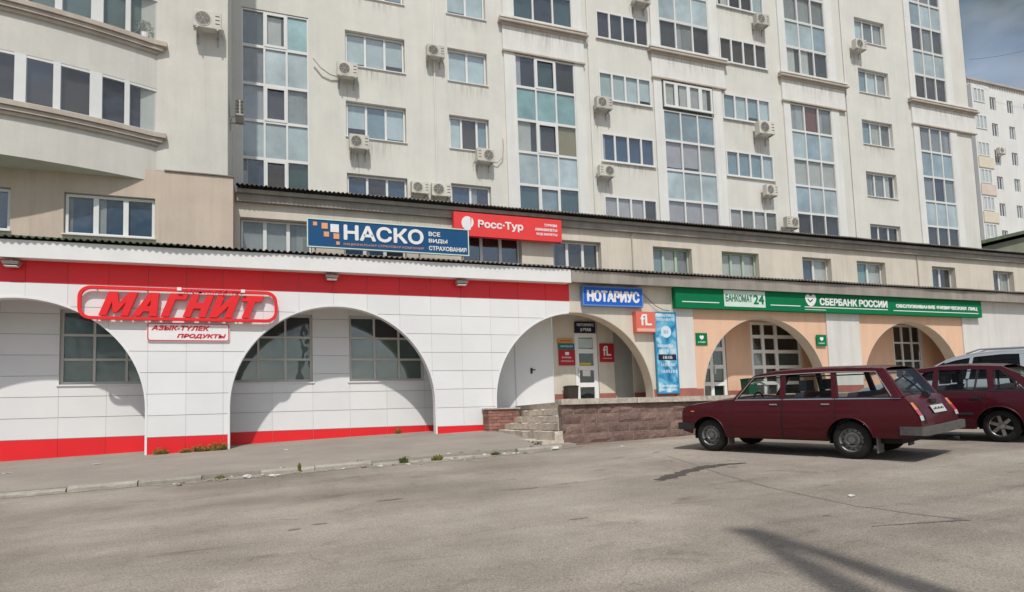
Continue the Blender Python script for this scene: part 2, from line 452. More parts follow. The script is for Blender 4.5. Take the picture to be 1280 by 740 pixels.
ribbon('tar_seam', [(5.66, 5.0), (5.75, 4.5), (5.89, 4.11)], [0.008, 0.012, 0.02], M['seam'], ground, jit=0.6, lift=0.003)
ribbon('tar_seam', [(5.89, 4.11), (5.45, 4.25), (5.02, 4.37)], [0.022, 0.015, 0.008], M['seam'], ground, jit=0.6, lift=0.0045)
for (x, y, a, b_) in ((1.47, 8.46, 0.20, 0.05), (0.54, 7.4, 0.09, 0.035), (0.27, 7.26, 0.07, 0.035), (6.9, 10.6, 0.09, 0.06), (3.3, 8.2, 0.16, 0.05), (5.05, 4.9, 0.05, 0.02), (3.0, 6.1, 0.12, 0.03)):
    decal('dark_patch', [(x + a * math.cos(k * 0.524) * random.uniform(.7, 1.1), y + b_ * math.sin(k * 0.524) * random.uniform(.7, 1.1)) for k in range(12)], M['seam'], ground)

# pavement along the shop, kerb stones one by one
KY = 12.62
def pz(x, y): return gz(x, y) + 0.075 * cl((y - KY) / 0.3 + 1, 0, 1)
b = MB()
px = [-22 + i for i in range(28)] + [6.2]
b.grid([[(x, y, gz(x, y) + 0.075 * (1 if y < 18 else 0.9)) for x in px] for y in (KY, 14.5, 16.5, 18.6, 19.95)])
b.grid([[(x, KY, gz(x, KY) + dz) for x in px] for dz in (-.2, .075)])
b.grid([[(6.2, y, gz(6.2, y) + dz) for y in (KY, 14.5, 16.5, 18.6)] for dz in (-.2, .075)])
pav = tag(b.build('pavement', M['pave']), kind='structure')
x = -22.0
k = 0
while x < 5.0:
    ln = random.uniform(0.92, 1.04)
    drop = random.uniform(0, 0.025)
    if -1.6 < x < -0.2: drop = 0.085
    if 1.6 < x < 4.4: drop = random.uniform(0.05, 0.09)
    bb = MB()
    x2 = x + ln - 0.015
    yo = random.uniform(-0.025, 0.02)
    t0, t1 = gz(x, KY) + 0.085 - drop, gz(x2, KY) + 0.085 - drop + random.uniform(-0.012, 0.012)
    y0, y1 = KY - 0.16 + yo, KY - 0.005 + yo
    rough_ = .006 if drop < .03 else .022
    Pk = [[], [], [], []]
    for q in range(9):
        f_ = q / 8
        xx = x + (x2 - x) * f_; tt = t0 + (t1 - t0) * f_
        jz, jy = random.uniform(-rough_, rough_ * .4), random.uniform(-rough_, rough_)
        if random.random() < .08: jz -= .03; jy += .03
        Pk[0].append((xx, y0 + jy, tt - .3)); Pk[1].append((xx, y0 + jy, tt - .03 + jz)); Pk[2].append((xx, y0 + .03 + jy, tt + jz)); Pk[3].append((xx, y1, tt + .004))
    bb.grid(Pk)
    for q in (0, 8): bb.add([Pk[r_][q] for r_ in range(4)] + [(Pk[3][q][0], y1, t0 - .3)], [(0, 1, 2, 3, 4)])
    bb.build('kerb_stone', M['kerb'], pav)
    x += ln
    k += 1

# ------------------------------------------------------------------ building helpers
def holes_wall(name, parent, mt, x0, x1, z0, z1, Y, rects, depth, rmat=None, thick=0.02):
    """wall in the plane y=Y facing -y with rectangular openings and their reveals"""
    X = sorted({x0, x1} | {v for r in rects for v in r[:2] if x0 < v < x1})
    Z = sorted({z0, z1} | {v for r in rects for v in r[2:4] if z0 < v < z1})
    mb = MB()
    for i in range(len(X) - 1):
        for j in range(len(Z) - 1):
            cx, cz = (X[i] + X[i + 1]) / 2, (Z[j] + Z[j + 1]) / 2
            if any(r[0] < cx < r[1] and r[2] < cz < r[3] for r in rects): continue
            mb.add([(X[i], Y, Z[j]), (X[i + 1], Y, Z[j]), (X[i + 1], Y, Z[j + 1]), (X[i], Y, Z[j + 1])], [(0, 1, 2, 3)])
    for r in rects:
        a, b_, c, d = r[:4]
        e = Y + (r[4] if len(r) > 4 else depth)
        mb.add([(a, Y, c), (a, e, c), (a, e, d), (a, Y, d)], [(3, 2, 1, 0)])
        mb.add([(b_, Y, c), (b_, e, c), (b_, e, d), (b_, Y, d)], [(0, 1, 2, 3)])
        mb.add([(a, Y, d), (b_, Y, d), (b_, e, d), (a, e, d)], [(3, 2, 1, 0)])
        mb.add([(a, Y, c), (b_, Y, c), (b_, e, c), (a, e, c)], [(0, 1, 2, 3)])
    return mb.build(name, mt, parent)

def window(parent, x0, x1, z0, z1, y, cols=3, rows=1, fm=None, panes=None, fw=0.06, mw=0.05, sill=True, depth=0.07, name='window', sm=None, sillout=0.22):
    """frame (part) with panes and sill (sub-parts); y is the frame's front; cols/rows: count or list of inner positions"""
    fm = fm or M['frame']
    xs_ = [x0] + ([x0 + (x1 - x0) * i / cols for i in range(1, cols)] if isinstance(cols, int) else list(cols)) + [x1]
    zs_ = [z0] + ([z0 + (z1 - z0) * i / rows for i in range(1, rows)] if isinstance(rows, int) else list(rows)) + [z1]
    mb = MB()
    mb.box(x0, x0 + fw, y, y + depth, z0, z1); mb.box(x1 - fw, x1, y, y + depth, z0, z1)
    mb.box(x0 + fw, x1 - fw, y + .001, y + depth, z0, z0 + fw); mb.box(x0 + fw, x1 - fw, y + .001, y + depth, z1 - fw, z1)
    for q in xs_[1:-1]: mb.box(q - mw / 2, q + mw / 2, y + .003, y + depth, z0 + fw, z1 - fw)
    for q in zs_[1:-1]: mb.box(x0 + fw, x1 - fw, y + .006, y + depth, q - mw / 2, q + mw / 2)
    w = mb.build(name, fm, parent)
    i = 0
    nr, nc = len(zs_) - 1, len(xs_) - 1
    for r in range(nr - 1, -1, -1):
        for c in range(nc):
            g_ = panes[i % len(panes)] if panes else 'sky'
            i += 1
            yy = y + depth * 0.6
            ex = 0.004
            xa, xb = xs_[c] + (fw - .005 if c == 0 else mw / 2 - ex), xs_[c + 1] - (fw - .005 if c == nc - 1 else mw / 2 - ex)
            za, zb = zs_[r] + (fw - .005 if r == 0 else mw / 2 - ex), zs_[r + 1] - (fw - .005 if r == nr - 1 else mw / 2 - ex)
            if g_ in ('sky', 'teal', 'sky2') and name == 'loggia_window':
                pc('pane', w, G[g_], xa, xb, yy, yy + 0.02, za, zb)
                continue
            pc('pane', w, GL, xa, xb, yy, yy + 0.008, za, zb)
            yb_ = y + depth + 0.045
            hx0, hx1 = xa - mw / 2, xb + mw / 2
            if g_ in ('sky', 'sky2', 'teal', 'mauve'):
                lo = za - .02 if random.random() < .72 else za + (zb - za) * random.uniform(.06, .3)
                pc('blind', w, B[g_], hx0, hx1, yb_ - .02, yb_ - .012, lo, zb + .02)
                pc('room', w, B['dark'], hx0, hx1, yb_ + .004, yb_ + .010, za - .02, zb + .02)
            elif g_ in ('curt', 'yel', 'grey'):
                k0 = random.random()
                if k0 < .5: wavy('curtain', w, B[g_], hx0, hx1, yb_ - .02, za - .02, zb + .02)
                elif k0 < .75: wavy('curtain', w, B[g_], hx0, hx0 + (hx1 - hx0) * random.uniform(.5, .85), yb_ - .02, za - .02, zb + .02)
                else: wavy('curtain', w, B[g_], hx0 + (hx1 - hx0) * random.uniform(.15, .45), hx1, yb_ - .02, za - .02, zb + .02)
                pc('room', w, B['grey' if g_ == 'grey' else 'dark'], hx0, hx1, yb_ + .004, yb_ + .010, za - .02, zb + .02)
            else:
                if random.random() < .22 and g_ in ('dark', 'brown', 'navy'):
                    wavy('curtain', w, B[random.choice(('grey', 'mauve'))], hx0, hx0 + (hx1 - hx0) * random.uniform(.15, .4), yb_ - .02, za - .02, zb + .02)
                pc('room', w, B[g_], hx0, hx1, yb_ + .004, yb_ + .010, za - .02, zb + .02)
    if sill:
        pc('sill', w, sm or M['frame'], x0 - 0.05, x1 + 0.05, y - sillout, y + 0.01, z0 - 0.045, z0 - 0.004)
    return w

ARC = [-20.41, -12.99, -5.57, 1.86, 9.24, 16.80, 24.15]
AR, AZ = 2.79, 0.50
def arch_z(x):
    for c in ARC:
        if abs(x - c) < AR: return AZ + math.sqrt(max(0, AR * AR - (x - c) ** 2))
    return None
def arch_poly(x0, x1, z0, z1, step=0.16):
    """strips (xa, xb, lower a, lower b) covering the cell outside the arches"""
    out = []
    br = {x0, x1}
    for c in ARC:
        for e in (c - AR, c + AR):
            if x0 < e < x1: br.add(e)
        for zz in (z0, z1):
            h = zz - AZ
            if 0 < h < AR:
                d = math.sqrt(AR * AR - h * h)
                for e in (c - d, c + d):
                    if x0 < e < x1: br.add(e)
    br = sorted(br)
    for a, b_ in zip(br, br[1:]):
        mid = (a + b_) / 2
        am = arch_z(mid)
        if am is not None and am >= z1: continue
        if am is None or am <= z0:
            out.append((a, b_, z0, z0)); continue
        n = max(1, int((b_ - a) / step + 0.99))
        for i in range(n):
            p, q = a + (b_ - a) * i / n, a + (b_ - a) * (i + 1) / n
            e = 1e-6
            zp, zq = arch_z(p + e), arch_z(q - e)
            out.append((p, q, max(z0, min(z1, zp if zp is not None else z0)), max(z0, min(z1, zq if zq is not None else z0))))
    return out
def arch_cell(mb, x0, x1, z0, z1, yf, yb):
    st = arch_poly(x0, x1, z0, z1)
    for (a, b_, la, lb) in st:
        if la >= z1 - 1e-4 and lb >= z1 - 1e-4: continue
        mb.hexa([(a, yf, la), (b_, yf, lb), (b_, yb, lb), (a, yb, la), (a, yf, z1), (b_, yf, z1), (b_, yb, z1), (a, yb, z1)])
    return bool(st)

# ------------------------------------------------------------------ supermarket arcade (white cladding with red bands)
YF, YB = 18.5, 19.9
shop = thing('supermarket_arcade', 'white clad single storey supermarket front with round arches and red bands', 'building', (-2, 18.5, gz(-2, 18.5)))
XL, XE = -16.0, 9.06
mb = MB()
base0 = -1.9
arch_cell(mb, XL, XE, base0, 4.62, YF + 0.025, YF + 0.24)
mb.build('arcade_wall', M['back'], shop)
rowz = [-0.20 + 0.5425 * i for i in range(8)]
rowz[-1] = 3.62
colx = [-0.98 - 0.06 - 0.87 * i for i in range(18)][::-1] + [-0.98 + 0.92 * i for i in range(11)] + [9.06]
colx = sorted(colx)
colx = [c for c in colx if XL < c <= 9.06]
colx = [XL] + colx
colx2 = []
for c in colx:
    if not colx2 or c - colx2[-1] > 0.2: colx2.append(c)
colx = colx2
for i in range(len(colx) - 1):
    for j in range(len(rowz) - 1):
        m_ = MB()
        a, b_ = colx[i] + 0.0025, colx[i + 1] - 0.0025
        if arch_cell(m_, a, b_, rowz[j] + 0.0065, rowz[j + 1] - 0.0065, YF + random.uniform(-.003, .003), YF + 0.03) and m_.v:
            m_.build('panel', M['panel'], shop)
    m_ = MB()
    a, b_ = colx[i] + 0.005, colx[i + 1] - 0.005
    arch_cell(m_, a, b_, 3.63, 4.60, YF - 0.004, YF + 0.03)
    m_.build('red_panel', M['red'], shop)
    m_ = MB()
    arch_cell(m_, a, b_, base0, -0.207, YF - 0.004, YF + 0.03)
    if m_.v: m_.build('plinth_panel', M['red'], shop)
# arch lining strip and the white edging along each opening
for c in ARC[1:4]:
    mb = MB()
    pts = [(c - AR, base0), ] + [(c + AR * math.cos(math.pi - math.pi * k / 40), AZ + AR * math.sin(math.pi * k / 40)) for k in range(41)] + [(c + AR, base0)]
    inn = [(c - AR + 0.05, base0)] + [(c + (AR - 0.05) * math.cos(math.pi - math.pi * k / 40), AZ + (AR - 0.05) * math.sin(math.pi * k / 40)) for k in range(41)] + [(c + AR - 0.05, base0)]
    for k in range(len(pts) - 1):
        p, q, r, s = pts[k], pts[k + 1], inn[k + 1], inn[k]
        mb.hexa([(p[0], YF - .012, p[1]), (q[0], YF - .012, q[1]), (q[0], YF + .26, q[1]), (p[0], YF + .26, p[1]), (s[0], YF - .012, s[1]), (r[0], YF - .012, r[1]), (r[0], YF + .26, r[1]), (s[0], YF + .26, s[1])])
    mb.build('arch_lining', M['panel'], shop, smooth=40)
# left half of the notary arch is lined white, too
c = ARC[4]
mb = MB()
an = [math.pi - (math.pi / 2) * k / 20 for k in range(21)]
an = [a for a in an if c + AR * math.cos(a) <= 9.06]
pts = [(c - AR, base0)] + [(c + AR * math.cos(a), AZ + AR * math.sin(a)) for a in an]
inn = [(c - AR + .05, base0)] + [(c + (AR - .05) * math.cos(a), AZ + (AR - .05) * math.sin(a)) for a in an]
for k in range(len(pts) - 1):
    p, q, r, s = pts[k], pts[k + 1], inn[k + 1], inn[k]
    mb.hexa([(p[0], YF - .012, p[1]), (q[0], YF - .012, q[1]), (q[0], YF + .26, q[1]), (p[0], YF + .26, p[1]), (s[0], YF - .012, s[1]), (r[0], YF - .012, r[1]), (r[0], YF + .26, r[1]), (s[0], YF + .26, s[1])])
mb.build('arch_lining', M['panel'], shop, smooth=40)

# back wall of the arcade with its windows
bw = [(-12.35, -10.15, 1.24, 3.22), (-15.9, -13.6, 1.24, 3.22), (-8.30, -6.32, 1.24, 3.22), (-5.02, -2.74, 1.24, 3.22), (-0.95, 1.29, 1.24, 3.22), (2.35, 4.62, 1.24, 3.22)]
holes_wall('back_wall', shop, M['back'], XL, 6.3, base0, 3.9, YB + 0.02, bw, 0.2)
rb = [-0.16 + 0.5425 * i for i in range(8)]
for (ca, cb) in ((-16, -13.6), (-13.6, -12.35), (-12.35, -11.2), (-11.2, -10.15), (-10.15, -8.3), (-8.3, -7.3), (-7.3, -6.32), (-6.32, -5.02), (-5.02, -3.95), (-3.95, -2.74), (-2.74, -0.95), (-0.95, 0.17), (0.17, 1.29), (1.29, 2.35), (2.35, 3.45), (3.45, 4.62), (4.62, 6.3)):
    for j in range(len(rb) - 1):
        z0, z1 = rb[j], rb[j + 1]
        mid = (ca + cb) / 2
        hit = [w for w in bw if w[0] < mid < w[1]]
        if hit:
            if z0 >= 1.2 and z1 < 3.3: continue
            if z0 < 1.24 < z1: z1 = 1.24
            if z0 < 3.22 < z1: z0 = 3.22
        if z1 - z0 < .08: continue
        pc('back_panel', shop, M['panel'], ca + .003, cb - .003, YB, YB + 0.022, z0 + .008, z1 - .008)
    pc('back_plinth', shop, M['red'], ca + .004, cb - .004, YB - 0.004, YB + 0.022, base0, -0.168)
for w in bw:
    wd = (w[1] - w[0])
    window(shop, w[0], w[1], w[2], w[3], YB + 0.10, cols=[w[0] + wd * .335, w[0] + wd * .665], rows=[1.90, 2.55], fm=M['frameg'], panes=['tealk', 'dark', 'dark', 'shop', 'shop', 'shop', 'shop', 'shop', 'shop'], fw=.07, mw=.06, sm=M['white'], sillout=.14)
# ceiling of the arcade
pc('soffit', shop, M['white'], XL, 9.06, YF + 0.22, YB + 0.2, 3.62, 3.75)
# eave: white board and its underside
pc('eave_board', shop, M['white'], XL, 8.97, 18.12, 18.17, 4.14, 4.56)
pc('eave_underside', shop, M['white'], XL, 8.965, 18.17, 18.52, 4.16, 4.19)
# corrugated roof sheets
def corr(name, parent, mt, x0, x1, ya, za, yb, zb, wave=0.15, amp=0.027, sag=0.0):
    mb = MB()
    n = int((x1 - x0) / wave * 8)
    top0, top1 = [], []
    P = [[], [], [], []]
    for i in range(n + 1):
        x = x0 + (x1 - x0) * i / n
        z = amp * math.sin(2 * math.pi * x / wave) + random.uniform(-.002, .002)
        jag = 0.02 * math.sin(x * 0.9) + 0.012 * math.sin(x * 3.7)
        P[0].append((x, yb, zb + z)); P[1].append((x, ya + jag, za + z)); P[2].append((x, ya + jag, za + z - .008)); P[3].append((x, yb, zb + z - .008))
    mb.grid(P)
    return mb.build(name, mt, parent)
corr('corrugated_roof', shop, M['slateg'], XL, -0.9, 18.0, 4.62, 22.35, 5.62)
corr('corrugated_roof', shop, M['slate'], -0.9, 9.0, 18.02, 4.62, 23.6, 5.9)

# ------------------------------------------------------------------ bank and notary arcade
bank = thing('bank_arcade', 'beige and peach arcade with white pilasters under a long grey eave', 'building', (18, 18.5, gz(18, 18.5)))
def arcpart(name, x0, x1, z0, z1, mt, yf=YF, yb=YF + 0.30):
    m_ = MB(); arch_cell(m_, x0, x1, z0, z1, yf, yb)
    if m_.v: return m_.build(name, mt, bank)
PF = 0.36
arcpart('beige_wall', 9.06, 12.88, PF + 0.40, 4.62, M['beige'], YF + .005)
arcpart('plinth', 9.06, 12.88, -1.2, PF + 0.40, M['plinth'], YF - .004)
arcpart('pilaster', 12.88, 13.70, PF + 0.42, 4.62, M['pil'], YF - .05)
arcpart('plinth', 12.88, 13.70, -1.2, PF + 0.42, M['plinth'], YF - .056)
arcpart('peach_wall', 13.70, 19.68, PF + 0.40, 4.62, M['peach'])
arcpart('plinth', 13.70, 19.68, -1.2, PF + 0.40, M['plinth'], YF - .006)
arcpart('pilaster', 19.68, 21.33, PF + 0.42, 4.62, M['pil'], YF - .05)
arcpart('plinth', 19.68, 21.33, -1.2, PF + 0.42, M['plinth'], YF - .056)
arcpart('peach_wall', 21.33, 27.08, PF + 0.40, 4.62, M['peach'])
arcpart('plinth', 21.33, 27.08, -1.2, PF + 0.40, M['plinth'], YF - .006)
arcpart('white_wall', 27.08, 46.0, -1.2, 4.62, M['pil'], YF - .05)
M['lining'] = mat('arch_lining_beige', (.58, .50, .41), .9, var=.06, scale=1.2, streak=.08)
for c, a_start in ((ARC[4], math.pi / 2 + .07), (ARC[5], math.pi), (ARC[6], math.pi)):
    mb = MB()
    an = [a_start * (1 - k / 36) for k in range(37)]
    ou = [(c + AR * math.cos(a), AZ + AR * math.sin(a)) for a in an] + [(c + AR, -.3)]
    iu = [(c + (AR - .03) * math.cos(a), AZ + (AR - .03) * math.sin(a)) for a in an] + [(c + AR - .03, -.3)]
    if a_start > 3: ou = [(c - AR, -.3)] + ou; iu = [(c - AR + .03, -.3)] + iu
    for k in range(len(ou) - 1):
        p, q, r, s_ = ou[k], ou[k + 1], iu[k + 1], iu[k]
        mb.hexa([(p[0], YF - .008, p[1]), (q[0], YF - .008, q[1]), (q[0], YF + .45, q[1]), (p[0], YF + .45, p[1]), (s_[0], YF - .008, s_[1]), (r[0], YF - .008, r[1]), (r[0], YF + .45, r[1]), (s_[0], YF + .45, s_[1])])
    mb.build('arch_lining', M['lining'], bank, smooth=40)
# back wall behind the arches, floor of the passage, ceiling
bo = [(9.86, 10.76, PF, 3.15), (11.38, 12.14, PF, 3.0), (14.84, 16.18, PF, 3.26), (17.36, 19.86, PF, 3.36), (24.86, 26.62, 1.05, 3.40)]
holes_wall('back_wall', bank, M['beige'], 9.06, 13.3, -0.5, 3.9, YB, bo[:2], 0.18)
holes_wall('back_wall', bank, M['peach'], 13.3, 28.0, -0.5, 3.9, YB, bo[2:], 0.18)
pc('white_partition', bank, M['panel'], 6.3, 7.64, YB - .02, YB + .05, -0.5, 3.9)
for (a, b_) in ((9.06, 9.86), (10.76, 11.38), (12.14, 13.29)):
    pc('back_plinth', bank, M['plinth'], a, b_, YB - .012, YB + .01, -0.3, PF + 0.36)
for (a, b_) in ((13.31, 14.84), (16.18, 17.36), (19.86, 24.0), (24.0, 28.0)):
    pc('back_plinth', bank, M['plinth'], a, b_, YB - .012, YB + .01, -0.3, PF + 0.36)
for xq in (13.3, 20.5, 28.0):
    pc('cross_wall', bank, M['beige'] if xq < 14 else M['peach'], xq - .12, xq + .12, YF + .30, YB - .001, -0.5, 3.74)
pc('soffit', bank, M['beige'], 9.06, 28.0, YF + 0.28, YB + 0.2, 3.76, 3.86)
# white door with handle, left
wd = pc('white_door', bank, M['panel'], 7.68, 9.03, YB - .025, YB + .04, PF, 3.6)
pc('door_handle', wd, M['dark'], 8.20, 8.26, YB - .06, YB - .025, 1.42, 1.60)
pc('door_handle', wd, M['dark'], 8.20, 8.36, YB - .075, YB - .05, 1.53, 1.56)
pc('door_frame', bank, M['frameg'], 7.64, 7.68, YB - .03, YB + .04, PF, 3.6)
# glazed white door of the notary
dr = window(bank, 9.88, 10.74, PF + .01, 2.80, YB + 0.02, cols=1, rows=[1.02, 1.60, 2.18], panes=['grey', 'door', 'door', 'door'], fw=.15, mw=.15, sill=False, fm=M['framew'], name='glazed_door')
pc('door_handle', dr, M['frame'], 9.97, 10.0, YB - .05, YB - .02, 1.34, 1.60)
pc('paper_notice', dr, M['white'], 10.16, 10.46, YB + .052, YB + .06, 1.32, 1.52)
my = mat('yellow_sticker', (0.62, 0.48, 0.02), 0.5, var=0.05)
pc('sticker', dr, my, 10.06, 10.5, YB + .052, YB + .06, 1.70, 1.78)
pc('notice_panel', dr, B['sky'], 10.05, 10.58, YB + .050, YB + .06, 2.30, 2.62)
pc('door_lintel', bank, M['beige'], 9.87, 10.75, YB + .03, YB + .10, 2.81, 3.14)
pc('grey_door', bank, M['greydoor'], 11.38, 12.14, YB + .05, YB + .10, PF, 3.0)
# bank doors and windows
d1 = window(bank, 14.86, 16.16, PF + .01, 3.24, YB + .03, cols=[15.51], rows=[0.98, 1.62, 2.28, 2.82], panes=['door', 'tealk', 'door', 'tealk', 'door', 'door', 'door', 'door', 'door', 'door'], fw=.12, mw=.14, sill=False, fm=M['framew'], name='glazed_door')
pc('door_handle', d1, M['frame'], 15.60, 15.64, YB - .04, YB + .03, 1.35, 1.65)
d2 = window(bank, 17.38, 19.84, PF + .01, 3.34, YB + .03, cols=[17.98, 18.62], rows=[0.98, 1.60, 2.20, 2.78], panes=['door', 'door', 'door', 'dark', 'door', 'door', 'grey', 'dark', 'tealk', 'door', 'door', 'door', 'door', 'door', 'door'], fw=.10, mw=.13, sill=False, fm=M['framew'], name='glazed_door')
window(bank, 24.88, 26.60, 1.06, 3.38, YB + .05, cols=3, rows=3, panes=['brown', 'brown', 'dark', 'brown', 'brown', 'dark', 'tealk', 'tealk', 'tealk'], fw=.09, mw=.07)
# small dome lamp over the white door
mb = MB().lathe([(0.0, -.12), (0.06, -.115), (0.10, -.08), (0.12, -.03), (0.12, 0.0)], (8.0, YB - .03, 2.92), 16)
mb.build('dome_lamp', M['frameg'], bank, smooth=50)
# eave
pc('eave_board', bank, M['fascia'], 8.98, 46.0, 18.10, 18.15, 4.17, 4.54)
pc('eave_underside', bank, M['fascia'], 8.98, 46.0, 18.15, 18.49, 4.20, 4.23)
corr('corrugated_roof', bank, M['slate'], 9.0, 46.0, 18.0, 4.60, 23.6, 5.9)
# cable along the wall by the signs
def cable(name, parent, pts, r=0.012, mt=None):
    return MB().tube(pts, r, 6).build(name, mt or M['dark'], parent)
cable('cable', bank, [(11.7, 18.40, 3.95), (11.9, 18.42, 3.80), (12.2, 18.42, 3.55), (12.5, 18.42, 3.42), (12.75, 18.42, 3.40)], 0.01)

# ------------------------------------------------------------------ porch and steps
def stone_mat(name, col, rnd=0.2, bump=0.9):
    return mat(name, col, 0.95, var=0.2, scale=5, fine=0.2, bump=bump, bscale=30, rnd=rnd, spec=0.2)
M['pink'] = stone_mat('pink_split_stone', (0.215, 0.142, 0.120))
M['mortar'] = mat('mortar', (0.25, 0.20, 0.17), 0.95, var=0.15, scale=4, fine=0.15)
M['slab'] = stone_mat('porch_slab', (0.46, 0.41, 0.345), 0.1, 0.5)
M['step'] = stone_mat('step_concrete', (0.56, 0.50, 0.42), 0.1, 0.8)
M['brick'] = stone_mat('brick_red', (0.31, 0.155, 0.125), 0.25)
M['moss'] = mat('moss', (0.09, 0.10, 0.03), 0.95, var=0.4, scale=8, fine=0.3)
porch = thing('porch', 'raised pink stone porch with worn concrete steps before the arches', 'porch', (7, 13, gz(7, 13)))
mb = MB()
mb.box(7.45, 30, 13.03, 19.95, -1.3, 0.235); mb.box(6.09, 7.449, 13.03, 13.22, -1.3, 0.235)
mb.build('porch_core', M['mortar'], porch)
x = 6.0 + 0.0
while x < 30:
    ln = random.uniform(1.7, 2.4)
    if x > 6.9:
        pc('slab', porch, M['slab'], x + .005, min(x + ln, 30) - .005, 12.93 + random.uniform(-.01, .01), 19.94, 0.236, PF + random.uniform(-.008, .008))
    else:
        MB().box(6.04, x + ln - .005, 12.94, 13.26, .236, PF).build('slab', M['slab'], porch)
        MB().hexa([(7.04, 13.265, .19), (x + ln - .005, 13.265, .19), (x + ln - .005, 19.94, .19), (7.62, 19.94, .19), (7.04, 13.265, PF), (x + ln - .005, 13.265, PF), (x + ln - .005, 19.94, PF), (7.62, 19.94, PF)]).build('slab', M['slab'], porch)
    x += ln
for r_ in range(5):
    z1 = 0.222 - r_ * 0.212
    z0 = z1 - 0.196
    x = 6.07 - (0.0 if r_ % 2 else 0.25)
    while x < 29:
        ln = random.choice((0.42, 0.55, 0.62, 0.5, 0.36))
        a, b_ = max(6.06, x) + .006, x + ln - .012
        x += ln
        if b_ - a < 0.08 or z1 < gz(a, 13): continue
        m_ = MB()
        pr = random.uniform(0.006, 0.022)
        zb = z0 + random.uniform(-.004, .004)
        # split-faced block: bevelled edge, uneven bulging face
        f0 = 13.03; f1 = 13.03 - pr
        e = 0.02
        nx, nz = 4, 3
        P = [[(a + (b_ - a) * i / nx, f0 - .004 if i in (0, nx) or j in (0, nz) else f1 - random.uniform(0, .016), zb + (z1 - zb) * j / nz) for i in range(nx + 1)] for j in range(nz + 1)]
        P = [[(a, 13.06, zb)] * 0 + row for row in P]
        m_.grid(P)
        m_.build('stone_block', M['pink'], porch)
# steps climb to the right, worn, slightly skewed
tops = [-0.53, -0.35, -0.17, 0.0, 0.18]
for i, zt in enumerate(tops):
    xa = 5.55 + 0.30 * i
    m_ = MB()
    yf = (12.95, 12.99, 13.222, 13.224, 13.226)[i]
    n = 22
    P0, P1, P2 = [], [], []
    for k in range(n + 1):
        y = yf + (18.3 - yf) * k / n
        sk = 0.085 * (y - 13)
        j = random.uniform(-.05, .05) if i < 2 else random.uniform(-.02, .02)
        zt2 = zt + (0.03 if k > n - 3 and i == 0 else 0) + random.uniform(-.022, .014)
        P0.append((xa + sk + j + .02, y, zt - .75)); P1.append((xa + sk + j, y, zt2)); P2.append((xa + sk + .9 if y > 13.25 else 6.07, y, zt2 + .004))
    m_.grid([P0, P1, P2])
    m_.add([P0[0], P1[0], P2[0], (P2[0][0], yf, zt - .75)], [(0, 1, 2, 3)])
    m_.build('step', M['step'], porch)
# light course bricks of the upper risers
for i in range(3):
    z0 = tops[2] + 0.175 * i - .16
    y = 13.25
    while y < 18.1:
        ln = random.uniform(0.5, 0.9)
        xa = 5.55 + 0.30 * (i + 2) + 0.085 * (y - 13) - 0.05
        m_ = MB()
        s2 = 0.085 * ln
        m_.hexa([(xa, y, z0), (xa + .12, y, z0), (xa + .12 + s2, y + ln - .02, z0), (xa + s2, y + ln - .02, z0), (xa, y, z0 + .13), (xa + .12, y, z0 + .13), (xa + .12 + s2, y + ln - .02, z0 + .13), (xa + s2, y + ln - .02, z0 + .13)])
        m_.build('riser_block', M['step'], porch)
        y += ln
# small red brick cheek at the wall
cheek = pc('brick_cheek', porch, M['mortar'], 6.06, 6.98, 17.96, 18.46, -0.7, 0.24)
for r_ in range(10):
    z0 = -0.70 + r_ * 0.093
    x = 6.04 - (0.12 if r_ % 2 else 0)
    while x < 7.0:
        a, b_ = max(x, 6.04), min(x + .24, 7.0)
        x += .25
        if b_ - a < .05 or (r_ > 7 and random.random() < .25): continue
        pc('brick', porch, M['brick'], a, b_ , 17.93 + random.uniform(0, .02), 18.2, z0, z0 + .082)
    pc('brick', porch, M['brick'], 6.035, 6.06, 17.97 + .02 * (r_ % 2), 18.46, z0, z0 + .082)
pc('cheek_cap', porch, M['slab'], 6.01, 7.02, 17.90, 18.47, 0.245, 0.285)

# ------------------------------------------------------------------ apartment building
apt = thing('apartment_building', 'tall cream apartment block with glazed loggias above a two storey base', 'building', (15, 25.8, gz(15, 24)))
YU, YB2, Y2 = 25.8, 22.5, 23.6
XR = 40.15
# --- upper front with all its openings
ops = []
TOPS = [9.93, 12.92, 15.9, 18.9, 21.9, 24.9]
wins = []
for i, t in enumerate(TOPS):
    wins.append(('A', 3.05, 5.48, t - 1.52, t, i)); wins.append(('B', 7.33, 9.11, t - 1.50, t, i)); wins.append(('E', 31.18, 33.5, t - 1.47 + .06, t + .04, i))
    wins.append(('C', 14.6, 17.45, t + .12 - 1.36, t + .12, i)); wins.append(('D', 21.67, 24.68, t + .12 - 1.32, t + .12, i))
for w in wins: ops.append((w[1], w[2], w[3], w[4], 0.24 if w[0] in 'ABE' else 0.05))
log = {'one': (-0.82, 1.63), 'two': (10.38, 13.33), 'three': (18.04, 21.03), 'four': (25.98, 28.88), 'five': (35.56, 38.2)}
ops.append((-0.82, 1.63, 7.8, 16.1, .1))
ops.append((-0.82, 1.63, 17.8, 27.0, .1))
for k_ in ('two', 'three', 'four', 'five'):
    a, b_ = log[k_]
    ops.append((a, b_, 7.8, 16.13, .1)); ops.append((a, b_, 17.74, 27.0, .1))
holes_wall('front_wall', apt, M['tower'], -1.9, XR, 7.6, 33.0, YU, ops, 0.24)
MB().box(-1.9, XR - .02, YU + .3, YU + 14, 7.6, 32.9).build('building_core', M['tower'], apt)
pc('end_wall', apt, M['tower'], XR - .02, XR, YU, YU + 14, 7.6, 33)
